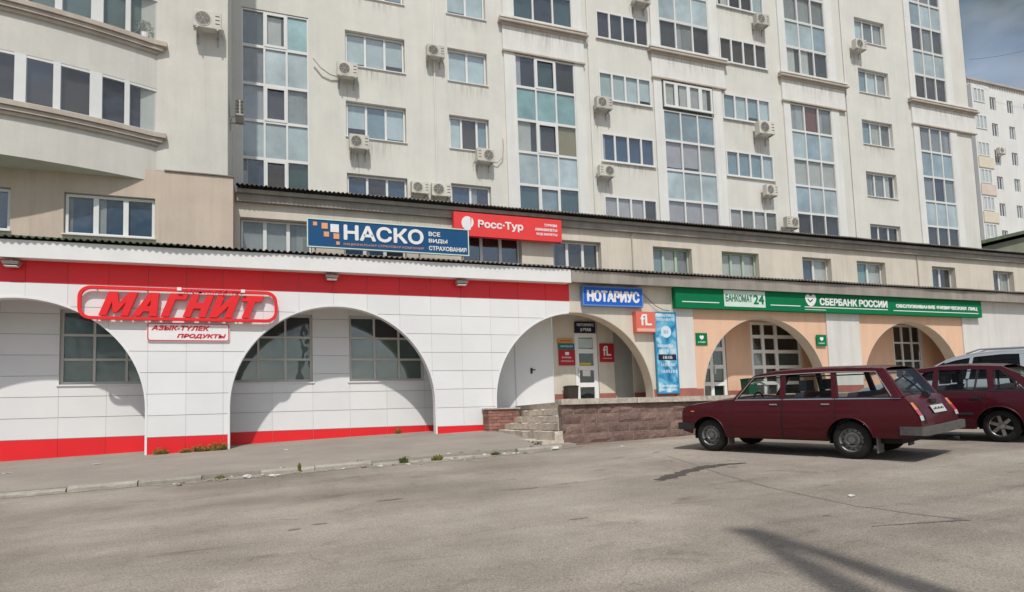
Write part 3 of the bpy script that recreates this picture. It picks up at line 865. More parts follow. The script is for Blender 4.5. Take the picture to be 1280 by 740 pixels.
pa = {'A0': ['navy', 'brown', 'navy'], 'A1': ['sky', 'sky2', 'sky'], 'A2': ['sky', 'sky', 'sky'], 'B0': ['navy', 'brown'], 'B1': ['sky', 'brown', 'sky2'], 'B2': ['sky', 'sky'], 'B3': ['sky', 'sky'],
      'E0': ['brown', 'brown', 'dark'], 'E1': ['grey', 'grey', 'curt'], 'E2': ['sky2', 'curt', 'grey'], 'E3': ['sky2', 'sky', 'grey'], 'E4': ['sky', 'grey', 'grey'],
      'C0': ['mauve', 'mauve', 'mauve', 'dark'], 'C1': ['navy', 'navy', 'navy', 'navy'], 'C2': ['sky', 'sky', 'sky', 'sky'], 'C3': ['brown', 'dark', 'dark', 'brown'],
      'D0': ['mauve', 'grey', 'mauve', 'grey'], 'D1': ['sky2', 'sky2', 'sky2', 'sky'], 'D2': ['sky2', 'sky', 'sky2', 'sky'], 'D3': ['brown', 'brown', 'brown', 'brown'], 'D4': ['curt', 'dark', 'dark', 'sky']}
for (k_, a, b_, z0, z1, i) in wins:
    p = pa.get(k_ + str(i), ['sky', 'grey', 'sky2'])
    if k_ in 'CD':
        window(apt, a, b_, z0, z1, YU - 0.04, cols=4, panes=p, fw=.07, mw=.09, sm=M['towerw'], sillout=.06, depth=.09)
    else:
        n = 2 if (k_ == 'B' and i != 1) else 3
        cc = n
        if k_ == 'B' and i == 1: cc = [a + .56, a + 1.26]
        w = window(apt, a + .02, b_ - .02, z0 + .04, z1 - .02, YU + 0.16, cols=cc, panes=p, fw=.07, mw=.09, sm=M['towerw'], sillout=.22)
        if k_ == 'B' and i == 0: pc('window_screen', w, M['metal'], 8.25, 9.0, YU + .15, YU + .165, z0 + .35, z0 + .39)
# --- loggia glazing, pilasters, cornices
LW = {'one': [['tealk', 'curt', 'teal'], ['grey', 'sky', 'sky'], ['grey', 'brown', 'grey'], ['sky', 'sky', 'sky'], ['navy', 'brown', 'tealk'], ['sky', 'sky', 'sky']],
      'two': [['dark', 'tealk', 'dark'], ['teal', 'teal', 'teal'], ['curt', 'dark', 'yel'], ['sky', 'sky', 'sky'], ['tealk', 'sky2', 'tealk'], ['sky', 'sky', 'sky']],
      'three': [None, ['sky2', 'sky2', 'sky2'], ['mauve', 'mauve', 'grey'], ['sky', 'sky', 'sky'], ['mauve', 'mauve', 'mauve'], ['sky', 'sky', 'sky']],
      'four': [['grey', 'rust', 'grey'], ['sky', 'sky2', 'sky'], ['curt', 'curt', 'curt'], ['sky2', 'sky', 'sky'], ['brown', 'brown', 'brown'], ['sky', 'sky', 'sky']],
      'five': [['grey', 'grey', 'grey'], ['sky2', 'sky2', 'sky2'], ['grey', 'brown', 'grey'], ['sky', 'sky', 'sky'], ['brown', 'dark', 'brown'], ['sky', 'sky', 'sky']]}
UP = {'two': [['tealk', 'dark', 'tealk'], ['sky', 'sky', 'sky']], 'three': [['dark', 'grey', 'dark'], ['sky', 'sky', 'sky']], 'four': [['curt', 'curt', 'dark'], ['sky', 'sky', 'sky2'], ['grey', 'grey', 'grey'], ['sky', 'sky', 'sky']],
      'five': [['brown', 'dark', 'dark'], ['sky', 'sky', 'sky'], ['brown', 'grey', 'dark'], ['sky2', 'sky', 'sky'], ['curt', 'grey', 'dark']], 'one': [['sky', 'sky', 'sky']]}
LZ = [16.1, 14.62, 13.1, 11.64, 10.16, 8.66, 7.85]
bays = {'two': (9.84, 13.86), 'three': (17.53, 21.82), 'four': (25.52, 29.92), 'five': (35.08, 40.44)}
for k_, (a, b_) in log.items():
    for r_ in range(6):
        z1, z0 = LZ[r_], LZ[r_ + 1]
        if k_ == 'one' and r_ == 0: z1 = 16.08
        p = LW[k_][r_]
        yy = YU - 0.07 if k_ != 'one' else YU + 0.03
        if p is None:
            window(apt, a + .08, b_ - .06, 14.78, 16.05, yy - .05, cols=4, panes=['curt', 'curt', 'mauve', 'curt'], fw=.10, mw=.20, sill=True, sillout=.06, name='loggia_window')
            continue
        ww = window(apt, a, b_, z0, z1, yy, cols=3, panes=p, fw=.055, mw=.075, sill=False, name='loggia_window', depth=.10)
        if (k_, r_) in (('one', 2), ('one', 4), ('one', 0), ('two', 2), ('two', 4), ('two', 0)):
            c0, c1 = a + (b_ - a) / 3, a + 2 * (b_ - a) / 3
            m_ = MB()
            m_.box(c0, c0 + .10, yy - .02, yy + .02, z0 + .03, z1 - .03); m_.box(c1 - .10, c1, yy - .02, yy + .02, z0 + .03, z1 - .03)
            m_.box(c0 + .1, c1 - .1, yy - .019, yy + .02, z0 + .03, z0 + .13); m_.box(c0 + .1, c1 - .1, yy - .019, yy + .02, z1 - .13, z1 - .03)
            m_.build('casement', M['frame'], ww)
    z = 17.76
    for r_ in range(6):
        u = UP[k_]
        p = u[r_] if r_ < len(u) else (u[r_ % 2] if len(u) > 1 else u[0])
        window(apt, a, b_, z, z + 1.49, (YU - 0.07 if k_ != 'one' else YU + .03), cols=3, panes=p, fw=.055, mw=.075, sill=False, name='loggia_window', depth=.10)
        z += 1.5
    if k_ in bays:
        x0, x1 = bays[k_]
        pc('bay_panel', apt, M['towerw'], x0, x1, YU - .10, YU + .02, 16.17, 17.45)
        pc('bay_lintel', apt, M['cornice'], x0 - .02, x1 + .02, YU - .17, YU + .01, 16.13, 16.20)
        for (o, z0, z1) in ((.24, 17.62, 17.72), (.18, 17.52, 17.61), (.28, 17.44, 17.515), (.15, 17.34, 17.435)):
            pc('cornice', apt, M['cornice'] if o != .24 else M['towerw'], x0 - o + .1, x1 + o - .1, YU - o - .04, YU + .01, z0, z1)
        for (q0, q1) in ((x0 + .05, a - .005), (b_ + .005, x1 - .05)):
            if q1 - q0 > .1:
                q1b = min(q1, q0 + .55) if q0 > b_ else q1
                pc('pilaster', apt, M['towerw'], q0, q1b, YU - .08, YU + .01, 7.7, 16.13)
                pc('pilaster', apt, M['towerw'], q0, q1b, YU - .08, YU + .01, 17.73, 33)
# downpipes and joints
for xq in (6.72, 14.12, 30.1):
    MB().tube([(xq, YU - .05, 7.8), (xq, YU - .05, 33)], .035, 8).build('downpipe', M['towerw'], apt, smooth=60)

# --- second storey of the base, its roof and boards
w2 = [(-0.80, 1.55, 3), (2.66, 4.93, 3), (7.12, 9.55, 3), (10.92, 13.12, 3), (15.65, 17.65, 3), (19.27, 21.35, 3), (23.95, 25.75, 2), (27.42, 29.35, 2), (32.7, 34.45, 2), (37.45, 39.15, 2), (42.0, 43.8, 2)]
o2 = [(a, b_, 5.45, 7.16) for a, b_, n in w2]
holes_wall('base_wall', apt, M['beige'], -1.2, 46, 4.2, 8.0, Y2, o2, 0.36)
pz2 = [['grey', 'grey', 'grey'], ['navy', 'navy', 'dark'], ['dark', 'brown', 'dark'], ['dark', 'brown', 'dark'], ['sky2', 'curt', 'grey'], ['curt', 'curt', 'curt'], ['navy', 'curt'], ['teal', 'curt'], ['navy', 'brown'], ['brown', 'curt'], ['dark', 'dark']]
gf = mat('window_frame_green', (0.40, 0.52, 0.42), 0.5, var=0.05)
for (a, b_, n), p in zip(w2, pz2):
    window(apt, a + .02, b_ - .02, 5.5, 7.14, Y2 + .26, cols=n, panes=p, fw=.06, mw=.12, sillout=.26, fm=gf if a > 15 and a < 20 else M['frame'])
pc('eave_cornice', apt, M['fascia'], -0.93, 46, 23.42, Y2 + .01, 7.66, 7.92)
pc('eave_board', apt, M['fascia'], -0.93, 46, 23.30, Y2 + .01, 7.925, 8.06)
corr('corrugated_roof', apt, M['slate'], -0.93, 46.2, 23.08, 8.14, 25.82, 8.95)
pc('roof_flashing', apt, M['towerw'], -0.9, XR, YU - .03, YU + .01, 8.62, 9.0)
for xq in (14.6, 31.6):
    MB().tube([(xq, Y2 - .05, 4.9), (xq, Y2 - .05, 7.7)], .025, 6).build('downpipe', M['cornice'], apt)

# --- left wing: lower wall, upper wall and the curved bay
XC = -1.136
holes_wall('wing_lower_wall', apt, M['beigeb'], -20, -0.97, 4.2, 8.06, 22.35, [(-5.61, -3.20, 5.86, 7.16), (-9.4, -6.92, 5.86, 7.16), (-13.2, -10.7, 5.86, 7.16)], 0.22)
pc('wing_lower_side', apt, M['beigeb'], -1.2, -0.97, 22.351, Y2, 4.2, 8.06)
for (a, b_) in ((-5.61, -3.20), (-9.4, -6.92), (-13.2, -10.7)):
    window(apt, a + .02, b_ - .02, 5.89, 7.14, 22.35 + .12, cols=3, panes=['navy', 'navy', 'navy'], fw=.08, mw=.14, sillout=.2)
pc('wing_ledge', apt, M['slate'], -2.95, -0.95, 22.30, 22.5, 8.065, 8.10)
pc('wing_wall', apt, M['block'], -20, XC, 22.5, YU + 14, 8.10, 33)
pc('wing_pier', apt, M['block'], -3.20, XC + .001, 22.46, 22.5, 8.11, 33)
def bayd(x):
    s = -(x + 3.15)
    if s <= 0: return 0
    s = s if s < 6.8 else 13.6 - s
    return max(0, 0.453 * s - 0.033 * s * s)
def band(mb, x0, x1, z0, z1, off, inner=None, mi=0, step=0.35):
    n = max(1, int((x1 - x0) / step))
    q = [x0 + (x1 - x0) * i / n for i in range(n + 1)]
    F = lambda x: 22.5 - bayd(x) - off
    B = (lambda x: 22.5 - bayd(x) + .1) if inner is None else (lambda x: inner)
    for a, c in zip(q, q[1:]):
        mb.hexa([(a, F(a), z0), (c, F(c), z0), (c, B(c), z0), (a, B(a), z0), (a, F(a), z1), (c, F(c), z1), (c, B(c), z1), (a, B(a), z1)], mi)
    return mb
BX0, BX1 = -16.75, -3.15
band(MB(), BX0, BX1, 7.74, 8.92, 0, 22.52).build('bay_wall', M['block'], apt, smooth=20)
bp = [-3.2, -3.9, -4.03, -4.58, -4.88, -5.56, -5.73, -6.34, -6.6, -7.28, -7.45, -8.06, -8.32, -9.0, -9.17, -9.78, -10.04, -10.7, -10.87, -11.5, -11.76, -12.4, -12.57, -13.2]
for fl in range(6):
    zo = 3.0 * fl
    last = fl == 5
    for (o, z0, z1, sx) in ((.10, 8.88, 8.97, .0), (.17, 8.98, 9.10, .14), (.24, 9.11, 9.25, .25)):
        m_ = band(MB(), BX0, BX1 + sx, z0 + zo, z1 + zo, o, 22.47)
        m_.build('bay_cornice', M['cornice'], apt, smooth=20)
    band(MB(), BX0, BX1, 9.255 + zo, 9.29 + zo, 0.05, 22.52).build('bay_sill', M['frame'], apt, smooth=20)
    band(MB(), BX0, BX1, 10.76 + zo, 11.88 + zo, 0, 22.52).build('bay_wall', M['block'], apt, smooth=20)
    band(MB(), BX0, BX1, 9.29 + zo, 10.76 + zo, -.22, 22.52).build('bay_room', B['brown'] if fl == 0 else B['shop' if fl == 1 else 'grey'], apt)
    fr = MB()
    for i in range(0, len(bp) - 1, 2):
        pass
    # posts between the panes
    ed = [(-3.15, -3.2)] + [(bp[i], bp[i + 1]) for i in range(1, len(bp) - 1, 2)]
    for (a, c) in ed:
        band(fr, c, a, 9.29 + zo, 10.76 + zo, 0.0, step=.2)
    for (za, zb) in ((9.29, 9.36), (10.68, 10.76)):
        band(fr, bp[-1], -3.2, za + zo, zb + zo, -.01)
    wfr = fr.build('bay_window', M['frame'], apt)
    for i in range(0, len(bp) - 1, 2):
        a, c = bp[i + 1], bp[i]
        m_ = MB()
        F = lambda x: 22.5 - bayd(x) + .035
        m_.hexa([(a, F(a), 9.35 + zo), (c, F(c), 9.35 + zo), (c, F(c) + .02, 9.35 + zo), (a, F(a) + .02, 9.35 + zo), (a, F(a), 10.69 + zo), (c, F(c), 10.69 + zo), (c, F(c) + .02, 10.69 + zo), (a, F(a) + .02, 10.69 + zo)])
        m_.build('pane', GL, wfr)
# dish-shaped white plant pot behind the upper bay pane is left as curtains

# ------------------------------------------------------------------ far apartment block and neighbours
M['farw'] = mat('far_wall', (0.72, 0.72, 0.70), 0.9, var=0.05, scale=0.4, streak=0.06)
M['farr'] = mat('far_roof', (0.45, 0.41, 0.38), 0.9, var=0.1, scale=1)
M['fary'] = mat('balcony_yellow', (0.68, 0.62, 0.50), 0.8, var=0.05)
M['farp'] = mat('balcony_pink', (0.66, 0.56, 0.49), 0.8, var=0.05)
far = thing('distant_apartment_block', 'white apartment block behind with small windows and a column of coloured balconies', 'building', (76, 46, gz(76, 46)))
fo = []
for k_ in range(10):
    t = 33.62 - 3.02 * k_
    fo.append((71.75, 73.5, t + .35 - 1.55, t + .35))
    for xq in (75.1, 77.97, 80.85, 83.7, 86.6, 89.5):
        fo.append((xq, xq + .98, t - 1.5, t))
holes_wall('wall', far, M['farw'], 71.54, 96, -2, 35, 46.0, fo, .2)
MB().box(71.56, 96, 46.25, 60, -2, 34.9).build('building_core', M['farw'], far)
pc('side_wall', far, M['farw'], 71.54, 71.56, 46, 60, -2, 35)
pc('roof_edge', far, M['farr'], 71.3, 96.2, 45.75, 60, 35.0, 35.22)
for q in range(60):
    pc('roof_vent', far, M['farr'], 71.6 + q * .41, 71.78 + q * .41, 45.95, 46.0, 34.62, 34.86)
pc('balcony_tower', far, M['farw'], 71.5, 74.35, 45.55, 45.99, -2, 34.4)
for k_ in range(10):
    t = 33.62 - 3.02 * k_
    p = [['grey', 'dark', 'grey'], ['dark', 'curt', 'dark'], ['rust', 'brown', 'rust'], ['grey', 'dark', 'grey'], ['dark', 'grey', 'dark'], ['grey', 'grey', 'dark']][k_ % 6]
    window(far, 71.75, 73.5, t - 1.2, t + .35, 45.48, cols=3, panes=p, fw=.1, mw=.16, sill=False)
    if k_ > 1: pc('balcony_front', far, [M['fary'], M['farp']][k_ % 2], 71.6, 74.0, 45.45, 45.56, t - 2.5, t - 1.32)
    for xq in (75.1, 77.97, 80.85, 83.7, 86.6, 89.5):
        window(far, xq + .03, xq + .95, t - 1.47, t - .03, 46.1, cols=2, panes=[random.choice(['dark', 'grey', 'brown'])], fw=.09, mw=.1, sill=False)
mb = MB()
mb.box(78.1, 79.0, 48, 50, 35.22, 35.9); mb.box(77.6, 79.5, 47.6, 50.4, 35.9, 36.05)
mb.build('roof_hatch', M['dark'], far)
ann = thing('low_annex_building', 'low building with a dark green pitched roof edge at the far right', 'building', (48, 27, gz(48, 24)))
M['annw'] = mat('annex_wall', (0.22, 0.23, 0.17), 0.9, var=0.1, scale=1)
MB().prism([(41.2, 4), (58, 4), (58, 12.4), (50, 11.4), (41.2, 9.45)], 27.1, 36).build('gable_wall', M['annw'], ann)
MB().prism([(40.7, 9.55), (50, 11.62), (60, 9.4), (60, 9.58), (50, 11.85), (40.7, 9.75)], 26.7, 36.5).build('pitched_roof', M['slateg'], ann)

# ------------------------------------------------------------------ lettering
def _glyphs(txt, shear=0.0):
    cu = bpy.data.curves.new('t', 'FONT'); cu.body = txt; cu.size = 1.0; cu.shear = shear; cu.resolution_u = 3
    ob = bpy.data.objects.new('t', cu); C.objects.link(ob)
    me = bpy.data.meshes.new_from_object(ob)
    bpy.data.objects.remove(ob); bpy.data.curves.remove(cu)
    V = [(v.co.x, v.co.y) for v in me.vertices]; F = [tuple(p.vertices) for p in me.polygons]
    bpy.data.meshes.remove(me)
    return V, F
_gc = {}
def glyphs(t, sh):
    if (t, sh) not in _gc: _gc[(t, sh)] = _glyphs(t, sh)
    return _gc[(t, sh)]
def slab(mb, V, F, y0, y1):
    """flat outline V,F (x,z) thickened from y0 (front) to y1"""
    n = len(V)
    fs = list(F) + [tuple(n + i for i in reversed(f)) for f in F]
    ed = {}
    for f in F:
        for i in range(len(f)):
            e = (f[i], f[(i + 1) % len(f)])
            if (e[1], e[0]) in ed: del ed[(e[1], e[0])]
            else: ed[e] = 1
    fs += [(b_, a, a + n, b_ + n) for a, b_ in ed]
    mb.add([(x, y0, z) for x, z in V] + [(x, y1, z) for x, z in V], fs)
def text(parent, txt, x0, x1, z0, z1, y, mt, thick=0.01, bold=0.0, shear=0.0, letters=False, name='lettering', zl=None, zr=None):
    """text fitted into the box x0..x1, z0..z1 on the plane y, facing -y"""
    V, F = glyphs(txt, shear)
    ax, bx_ = min(v[0] for v in V), max(v[0] for v in V)
    az, bz = min(v[1] for v in V), max(v[1] for v in V)
    sx, sz = (x1 - x0 - bold) / (bx_ - ax), (z1 - z0 - bold) / (bz - az)
    def tr(v, off=0, d=(0, 0)): return (x0 + bold / 2 + (v[0] + off - ax) * sx + d[0], z0 + bold / 2 + (v[1] - az) * sz + d[1])
    h_ = bold / 2
    offs = ((0, 0),) if bold <= 0 else ((0, 0), (-h_, 0), (h_, 0), (0, -h_), (0, h_), (-h_ * .7, -h_ * .7), (h_ * .7, -h_ * .7), (-h_ * .7, h_ * .7), (h_ * .7, h_ * .7))
    if not letters:
        mb = MB()
        for q, dx in enumerate(offs): slab(mb, [tr(v, 0, dx) for v in V], F, y - thick - q * .0003, y)
        return tag(mb.build(name, mt, parent), kind='stuff')
    for i, ch in enumerate(txt):
        if ch == ' ': continue
        pv, _ = glyphs(txt[:i + 1], shear)
        cv, cf = glyphs(ch, shear)
        off = max(v[0] for v in pv) - max(v[0] for v in cv)
        mb = MB()
        for q, dx in enumerate(offs): slab(mb, [tr(v, off, dx) for v in cv], cf, y - thick - q * .0003, y)
        mb.build('letter', mt, parent)
def paint(name, col, rough=0.5, **k): return mat(name, col, rough, var=0.04, scale=3, **k)
def rrect(x0, x1, z0, z1, r, n=6):
    p = []
    for cx, cz, a0 in ((x1 - r, z0 + r, -90), (x1 - r, z1 - r, 0), (x0 + r, z1 - r, 90), (x0 + r, z0 + r, 180)):
        for k in range(n + 1):
            a = R(a0 + 90 * k / n); p.append((cx + r * math.cos(a), cz + r * math.sin(a)))
    return p
def ring(mb, outer, inner, y0, y1):
    n = len(outer)
    for k in range(n):
        a, b_, c, d = outer[k], outer[(k + 1) % n], inner[(k + 1) % n], inner[k]
        mb.hexa([(a[0], y0, a[1]), (b_[0], y0, b_[1]), (b_[0], y1, b_[1]), (a[0], y1, a[1]), (d[0], y0, d[1]), (c[0], y0, c[1]), (c[0], y1, c[1]), (d[0], y1, d[1])])
    return mb
P = {}
P['red'] = paint('sign_red', (0.80, 0.022, 0.028))
P['white'] = paint('sign_white', (0.80, 0.80, 0.80))
P['navy'] = paint('sign_navy', (0.004, 0.075, 0.20))
P['orange'] = paint('sign_orange', (0.80, 0.36, 0.17))
P['ross'] = paint('sign_coral', (0.80, 0.055, 0.055))
P['blue'] = paint('sign_blue', (0.012, 0.12, 0.56))
P['green'] = paint('sign_green', (0.002, 0.168, 0.062), 0.6, spec=.15)
P['greenl'] = paint('sign_green_pale', (0.60, 0.74, 0.66))
P['coral'] = paint('sign_orange_red', (0.72, 0.16, 0.11))
P['crim'] = paint('sign_crimson', (0.42, 0.02, 0.03))
P['teal'] = paint('sign_teal', (0.02, 0.16, 0.20))
P['amber'] = paint('sign_amber', (0.62, 0.30, 0.06))
P['darkn'] = paint('sign_dark_navy', (0.014, 0.016, 0.05))
P['redtx'] = paint('sign_red_text', (0.62, 0.03, 0.05))

# supermarket sign: rounded red outline and slanted letters on stand-offs
ms = thing('supermarket_sign', 'large red slanted capital letters inside a red rounded outline on white cladding', 'sign', (-1.9, 18.3, 2.77))
X0, X1, Z0, Z1 = -4.28, 0.30, 2.74, 3.57
mb = MB()
ring(mb, rrect(X0, X1, Z0, Z1, .28), rrect(X0 + .075, X1 - .075, Z0 + .075, Z1 - .075, .21), 18.33, 18.42)
mb.build('sign_outline', P['red'], ms)
BL = {'М': (1.22, [[(0, 0), (0, 1), (.30, 1), (.5, .52), (.70, 1), (1, 1), (1, 0), (.74, 0), (.74, .58), (.57, .14), (.43, .14), (.26, .58), (.26, 0)]]),
      'А': (1.06, [[(0, 0), (.30, 1), (.5, 1), (.5, .68), (.43, .42), (.5, .42), (.5, .20), (.37, .20), (.31, 0)], [(1, 0), (.69, 0), (.63, .20), (.5, .20), (.5, .42), (.57, .42), (.5, .68), (.5, 1), (.70, 1)]]),
      'Г': (.80, [[(0, 0), (0, 1), (1, 1), (1, .74), (.42, .74), (.42, 0)]]),
      'Н': (1.0, [[(0, 0), (0, 1), (.33, 1), (.33, .63), (.67, .63), (.67, 1), (1, 1), (1, 0), (.67, 0), (.67, .37), (.33, .37), (.33, 0)]]),
      'И': (1.04, [[(0, 0), (0, 1), (.32, 1), (.32, .48), (.66, 1), (1, 1), (1, 0), (.68, 0), (.68, .52), (.34, 0)]]),
      'Т': (.95, [[(.32, 0), (.32, .74), (0, .74), (0, 1), (1, 1), (1, .74), (.68, .74), (.68, 0)]])}
tw = sum(BL[c][0] for c in 'МАГНИТ') + .17 * 5
xq = -3.84; sc_ = (3.58) / tw
for ch in 'МАГНИТ':
    w_, polys = BL[ch]
    mb = MB()
    for po in polys:
        q = [(xq + x * w_ * sc_ + .22 * z, 2.84 + .60 * z) for x, z in po]
        if sum(q[k][0] * q[(k + 1) % len(q)][1] - q[(k + 1) % len(q)][0] * q[k][1] for k in range(len(q))) < 0: q.reverse()
        mb.prism(q, 18.34, 18.45)
    mb.build('letter', P['red'], ms)
    xq += (w_ + .17) * sc_
text(ms, 'минимаркет', -1.95, -0.5, 3.42, 3.55, 18.34, P['redtx'], thick=.03, shear=.3)
for xq in (-3.9, -2.8, -1.75, -0.7, 0.1):
    for zq in (2.80, 3.52): pc('standoff', ms, M['metal'], xq - .012, xq + .012, 18.40, YF, zq - .012, zq + .012)
for xq in (-2.05, -0.55): pc('sign_lamp', ms, P['white'], xq - .05, xq + .05, 18.24, 18.33, 3.50, 3.58)
m2 = thing('grocery_sign', 'small white sign with red outline reading АЗЫК-ТҮЛЕК ПРОДУКТЫ', 'sign', (-1.9, 18.45, 2.2))
MB().prism(rrect(-2.80, -0.88, 2.22, 2.70, .06), 18.455, YF - .001).build('sign_board', P['white'], m2)
ring(MB(), rrect(-2.79, -0.89, 2.23, 2.69, .06), rrect(-2.765, -0.915, 2.255, 2.665, .045), 18.450, 18.458).build('sign_outline', P['redtx'], m2)
text(m2, 'АЗЫК-ТҮЛЕК', -2.70, -1.36, 2.50, 2.63, 18.455, P['redtx'], .006, .018, .25)
text(m2, 'ПРОДУКТЫ', -2.12, -0.97, 2.29, 2.42, 18.455, P['redtx'], .006, .018, .25)

# insurance sign on its frame over the roof
n1 = thing('insurance_sign', 'long blue board with white capitals and orange squares standing above the white eave', 'sign', (4.2, 22.6, 5.9))
X0, X1, Z0, Z1 = 1.32, 7.03, 5.97, 6.97
pc('sign_board', n1, P['navy'], X0 + .02, X1 - .02, 22.56, 22.68, Z0 + .02, Z1 - .02)
mb = MB()
ring(mb, [(X1, Z0), (X1, Z1), (X0, Z1), (X0, Z0)], [(X1 - .035, Z0 + .035), (X1 - .035, Z1 - .035), (X0 + .035, Z1 - .035), (X0 + .035, Z0 + .035)], 22.54, 22.66)
mb.build('sign_frame', P['greenl'], n1)
text(n1, 'НАСКО', 2.53, 5.33, 6.28, 6.83, 22.56, P['white'], .02, .05, letters=True)
text(n1, 'НАЦИОНАЛЬНАЯ СТРАХОВАЯ КОМПАНИЯ', 2.53, 5.33, 6.09, 6.185, 22.56, P['orange'], .008, .0)
for t_, zq, xe in (('ВСЕ', 6.62, 5.95), ('ВИДЫ', 6.36, 6.21), ('СТРАХОВАНИЯ', 6.10, 6.93)):
    text(n1, t_, 5.52, xe, zq, zq + .165, 22.56, P['white'], .01, .012)
for (a, z_, s_, mt) in ((1.52, 6.72, .13, 'orange'), (1.80, 6.63, .20, 'orange'), (2.09, 6.53, .28, 'white'), (1.87, 6.36, .17, 'orange'), (2.19, 6.30, .19, 'orange'), (2.28, 6.10, .11, 'orange')):
    pc('logo_square', n1, P[mt], a, a + s_, 22.545, 22.57, z_, z_ + s_)
for xq in (1.6, 3.4, 5.2, 6.8):
    pc('support_leg', n1, M['metal'], xq - .025, xq + .025, 22.68, 22.73, 5.6, 6.8)

r1 = thing('travel_agency_sign', 'red board with white lettering and round white logo, partly behind the blue board', 'sign', (8.9, 23.3, 6.9))
pc('sign_board', r1, P['ross'], 6.66, 11.14, 23.2, 23.42, 6.93, 7.83)
text(r1, 'Росс·Тур', 7.62, 9.48, 7.20, 7.58, 23.2, P['white'], .012, .03, letters=True)
for t_, zq, xa in (('ТУРИЗМ', 7.52, 10.38), ('АВИАБИЛЕТЫ', 7.33, 9.98), ('Ж/Д БИЛЕТЫ', 7.14, 10.02)):
    text(r1, t_, xa, 10.94, zq, zq + .11, 23.2, P['white'], .008, .012)
mb = MB()
mb.prism([(7.20 + .24 * math.cos(a), 7.41 + .27 * math.sin(a)) for a in [R(60 + 10 * k) for k in range(25)]], 23.185, 23.2)
mb.build('logo_disc', P['white'], r1)
MB().prism([(7.27 + .17 * math.cos(a), 7.46 + .22 * math.sin(a)) for a in [R(-75 + 13 * k) for k in range(11)]], 23.184, 23.2).build('logo_leaf', P['white'], r1)
pc('bracket', r1, M['metal'], 7.2, 7.25, 23.42, Y2, 7.1, 7.6); pc('bracket', r1, M['metal'], 10.5, 10.55, 23.42, Y2, 7.1, 7.6)

ns = thing('notary_sign', 'blue НОТАРИУС light box with white capitals over the arch', 'sign', (10.55, 18.4, 3.5))
pc('sign_board', ns, P['blue'], 9.47, 11.65, 18.33, 18.5, 3.49, 4.09)
ring(MB(), [(11.67, 3.47), (11.67, 4.11), (9.45, 4.11), (9.45, 3.47)], [(11.63, 3.51), (11.63, 4.07), (9.49, 4.07), (9.49, 3.51)], 18.32, 18.49).build('sign_frame', paint('sign_frame_blue', (.12, .25, .55)), ns)
text(ns, 'НОТАРИУС', 9.60, 11.53, 3.60, 3.98, 18.33, P['white'], .015, .045, letters=True)

f1 = thing('square_shop_sign', 'coral square light box with two white initials beside the blue banner', 'sign', (11.7, 18.4, 2.63))
pc('sign_board', f1, P['coral'], 11.34, 12.07, 18.28, 18.5, 2.64, 3.32)
pc('lower_strip', f1, paint('sign_pink', (.80, .42, .36)), 11.36, 12.05, 18.272, 18.281, 2.66, 2.76)
text(f1, 'fL', 11.50, 11.93, 2.86, 3.24, 18.28, P['white'], .012, .02, letters=True)
text(f1, 'flair lux', 11.44, 11.98, 2.68, 2.745, 18.272, P['crim'], .005) if False else None
f2 = thing('square_door_plate', 'crimson plate with two white initials right of the notary door', 'sign', (11.08, 19.88, 1.8))
pc('sign_board', f2, P['crim'], 10.82, 11.36, YB - .05, YB, 1.80, 2.44)
text(f2, 'fL', 10.93, 11.24, 2.02, 2.36, YB - .05, P['white'], .008, .012, letters=True)
pc('underline', f2, P['white'], 10.92, 11.26, YB - .056, YB - .049, 1.92, 1.935)

# tall banner: light blue print with white lines of lettering
def banner_mat():
    m = bpy.data.materials.new('banner_print')
    t, b, N, LK = nodes(m)
    g = N('ShaderNodeNewGeometry'); n = N('ShaderNodeTexNoise'); n.inputs['Scale'].default_value = 2.2; n.inputs['Detail'].default_value = 5; n.inputs['Distortion'].default_value = .8
    LK(g.outputs['Position'], n.inputs['Vector'])
    r = N('ShaderNodeValToRGB')
    e = r.color_ramp.elements
    e[0].position = .36; e[0].color = (.01, .16, .36, 1); e[1].position = .68; e[1].color = (.62, .78, .84, 1)
    q = e.new(.48); q.color = (.06, .36, .58, 1)
    LK(n.outputs['Fac'], r.inputs['Fac']); LK(r.outputs['Color'], b.inputs['Base Color'])
    b.inputs['Roughness'].default_value = .45
    return m
bn = thing('vertical_banner', 'tall narrow light blue advertising banner between arch and white pilaster', 'banner', (12.5, 18.4, .6))
pc('banner_print', bn, banner_mat(), 12.12, 12.96, 18.40, 18.46, .62, 3.34)
ring(MB(), [(12.97, .61), (12.97, 3.35), (12.11, 3.35), (12.11, .61)], [(12.93, .65), (12.93, 3.31), (12.15, 3.31), (12.15, .65)], 18.39, 18.445).build('banner_frame', paint('banner_edge', (.04, .25, .42)), bn)
random.seed(5)
def scribble(parent, x0, x1, z0, z1, y, mt):
    mb = MB(); x = x0
    while x < x1 - .02:
        w_ = random.uniform(.035, .055)
        k = random.random()
        mb.box(x, x + .012, y - .004, y, z0, z1)
        if k < .7: mb.box(x + w_ - .012, x + w_, y - .0038, y, z0, z1)
        mb.box(x + .012, x + w_ - .012, y - .0036, y, *((z1 - .014, z1) if k < .45 else ((z0 + z1) / 2 - .007, (z0 + z1) / 2 + .007)))
        if k > .3: mb.box(x + .012, x + w_ - .012, y - .0034, y, z0, z0 + .013)
        x += w_ + .018
    tag(mb.build('print_line', mt, parent), kind='stuff')
for (a, b_, z0, z1) in ((12.2, 12.88, 3.19, 3.28), (12.2, 12.88, 3.05, 3.14), (12.2, 12.8, 2.16, 2.25), (12.25, 12.9, 1.98, 2.09), (12.3, 12.85, 1.52, 1.62), (12.3, 12.9, 1.30, 1.40), (12.22, 12.88, .83, .90), (12.22, 12.88, .71, .78)):
    scribble(bn, a, b_, z0, z1, 18.40, P['white'])
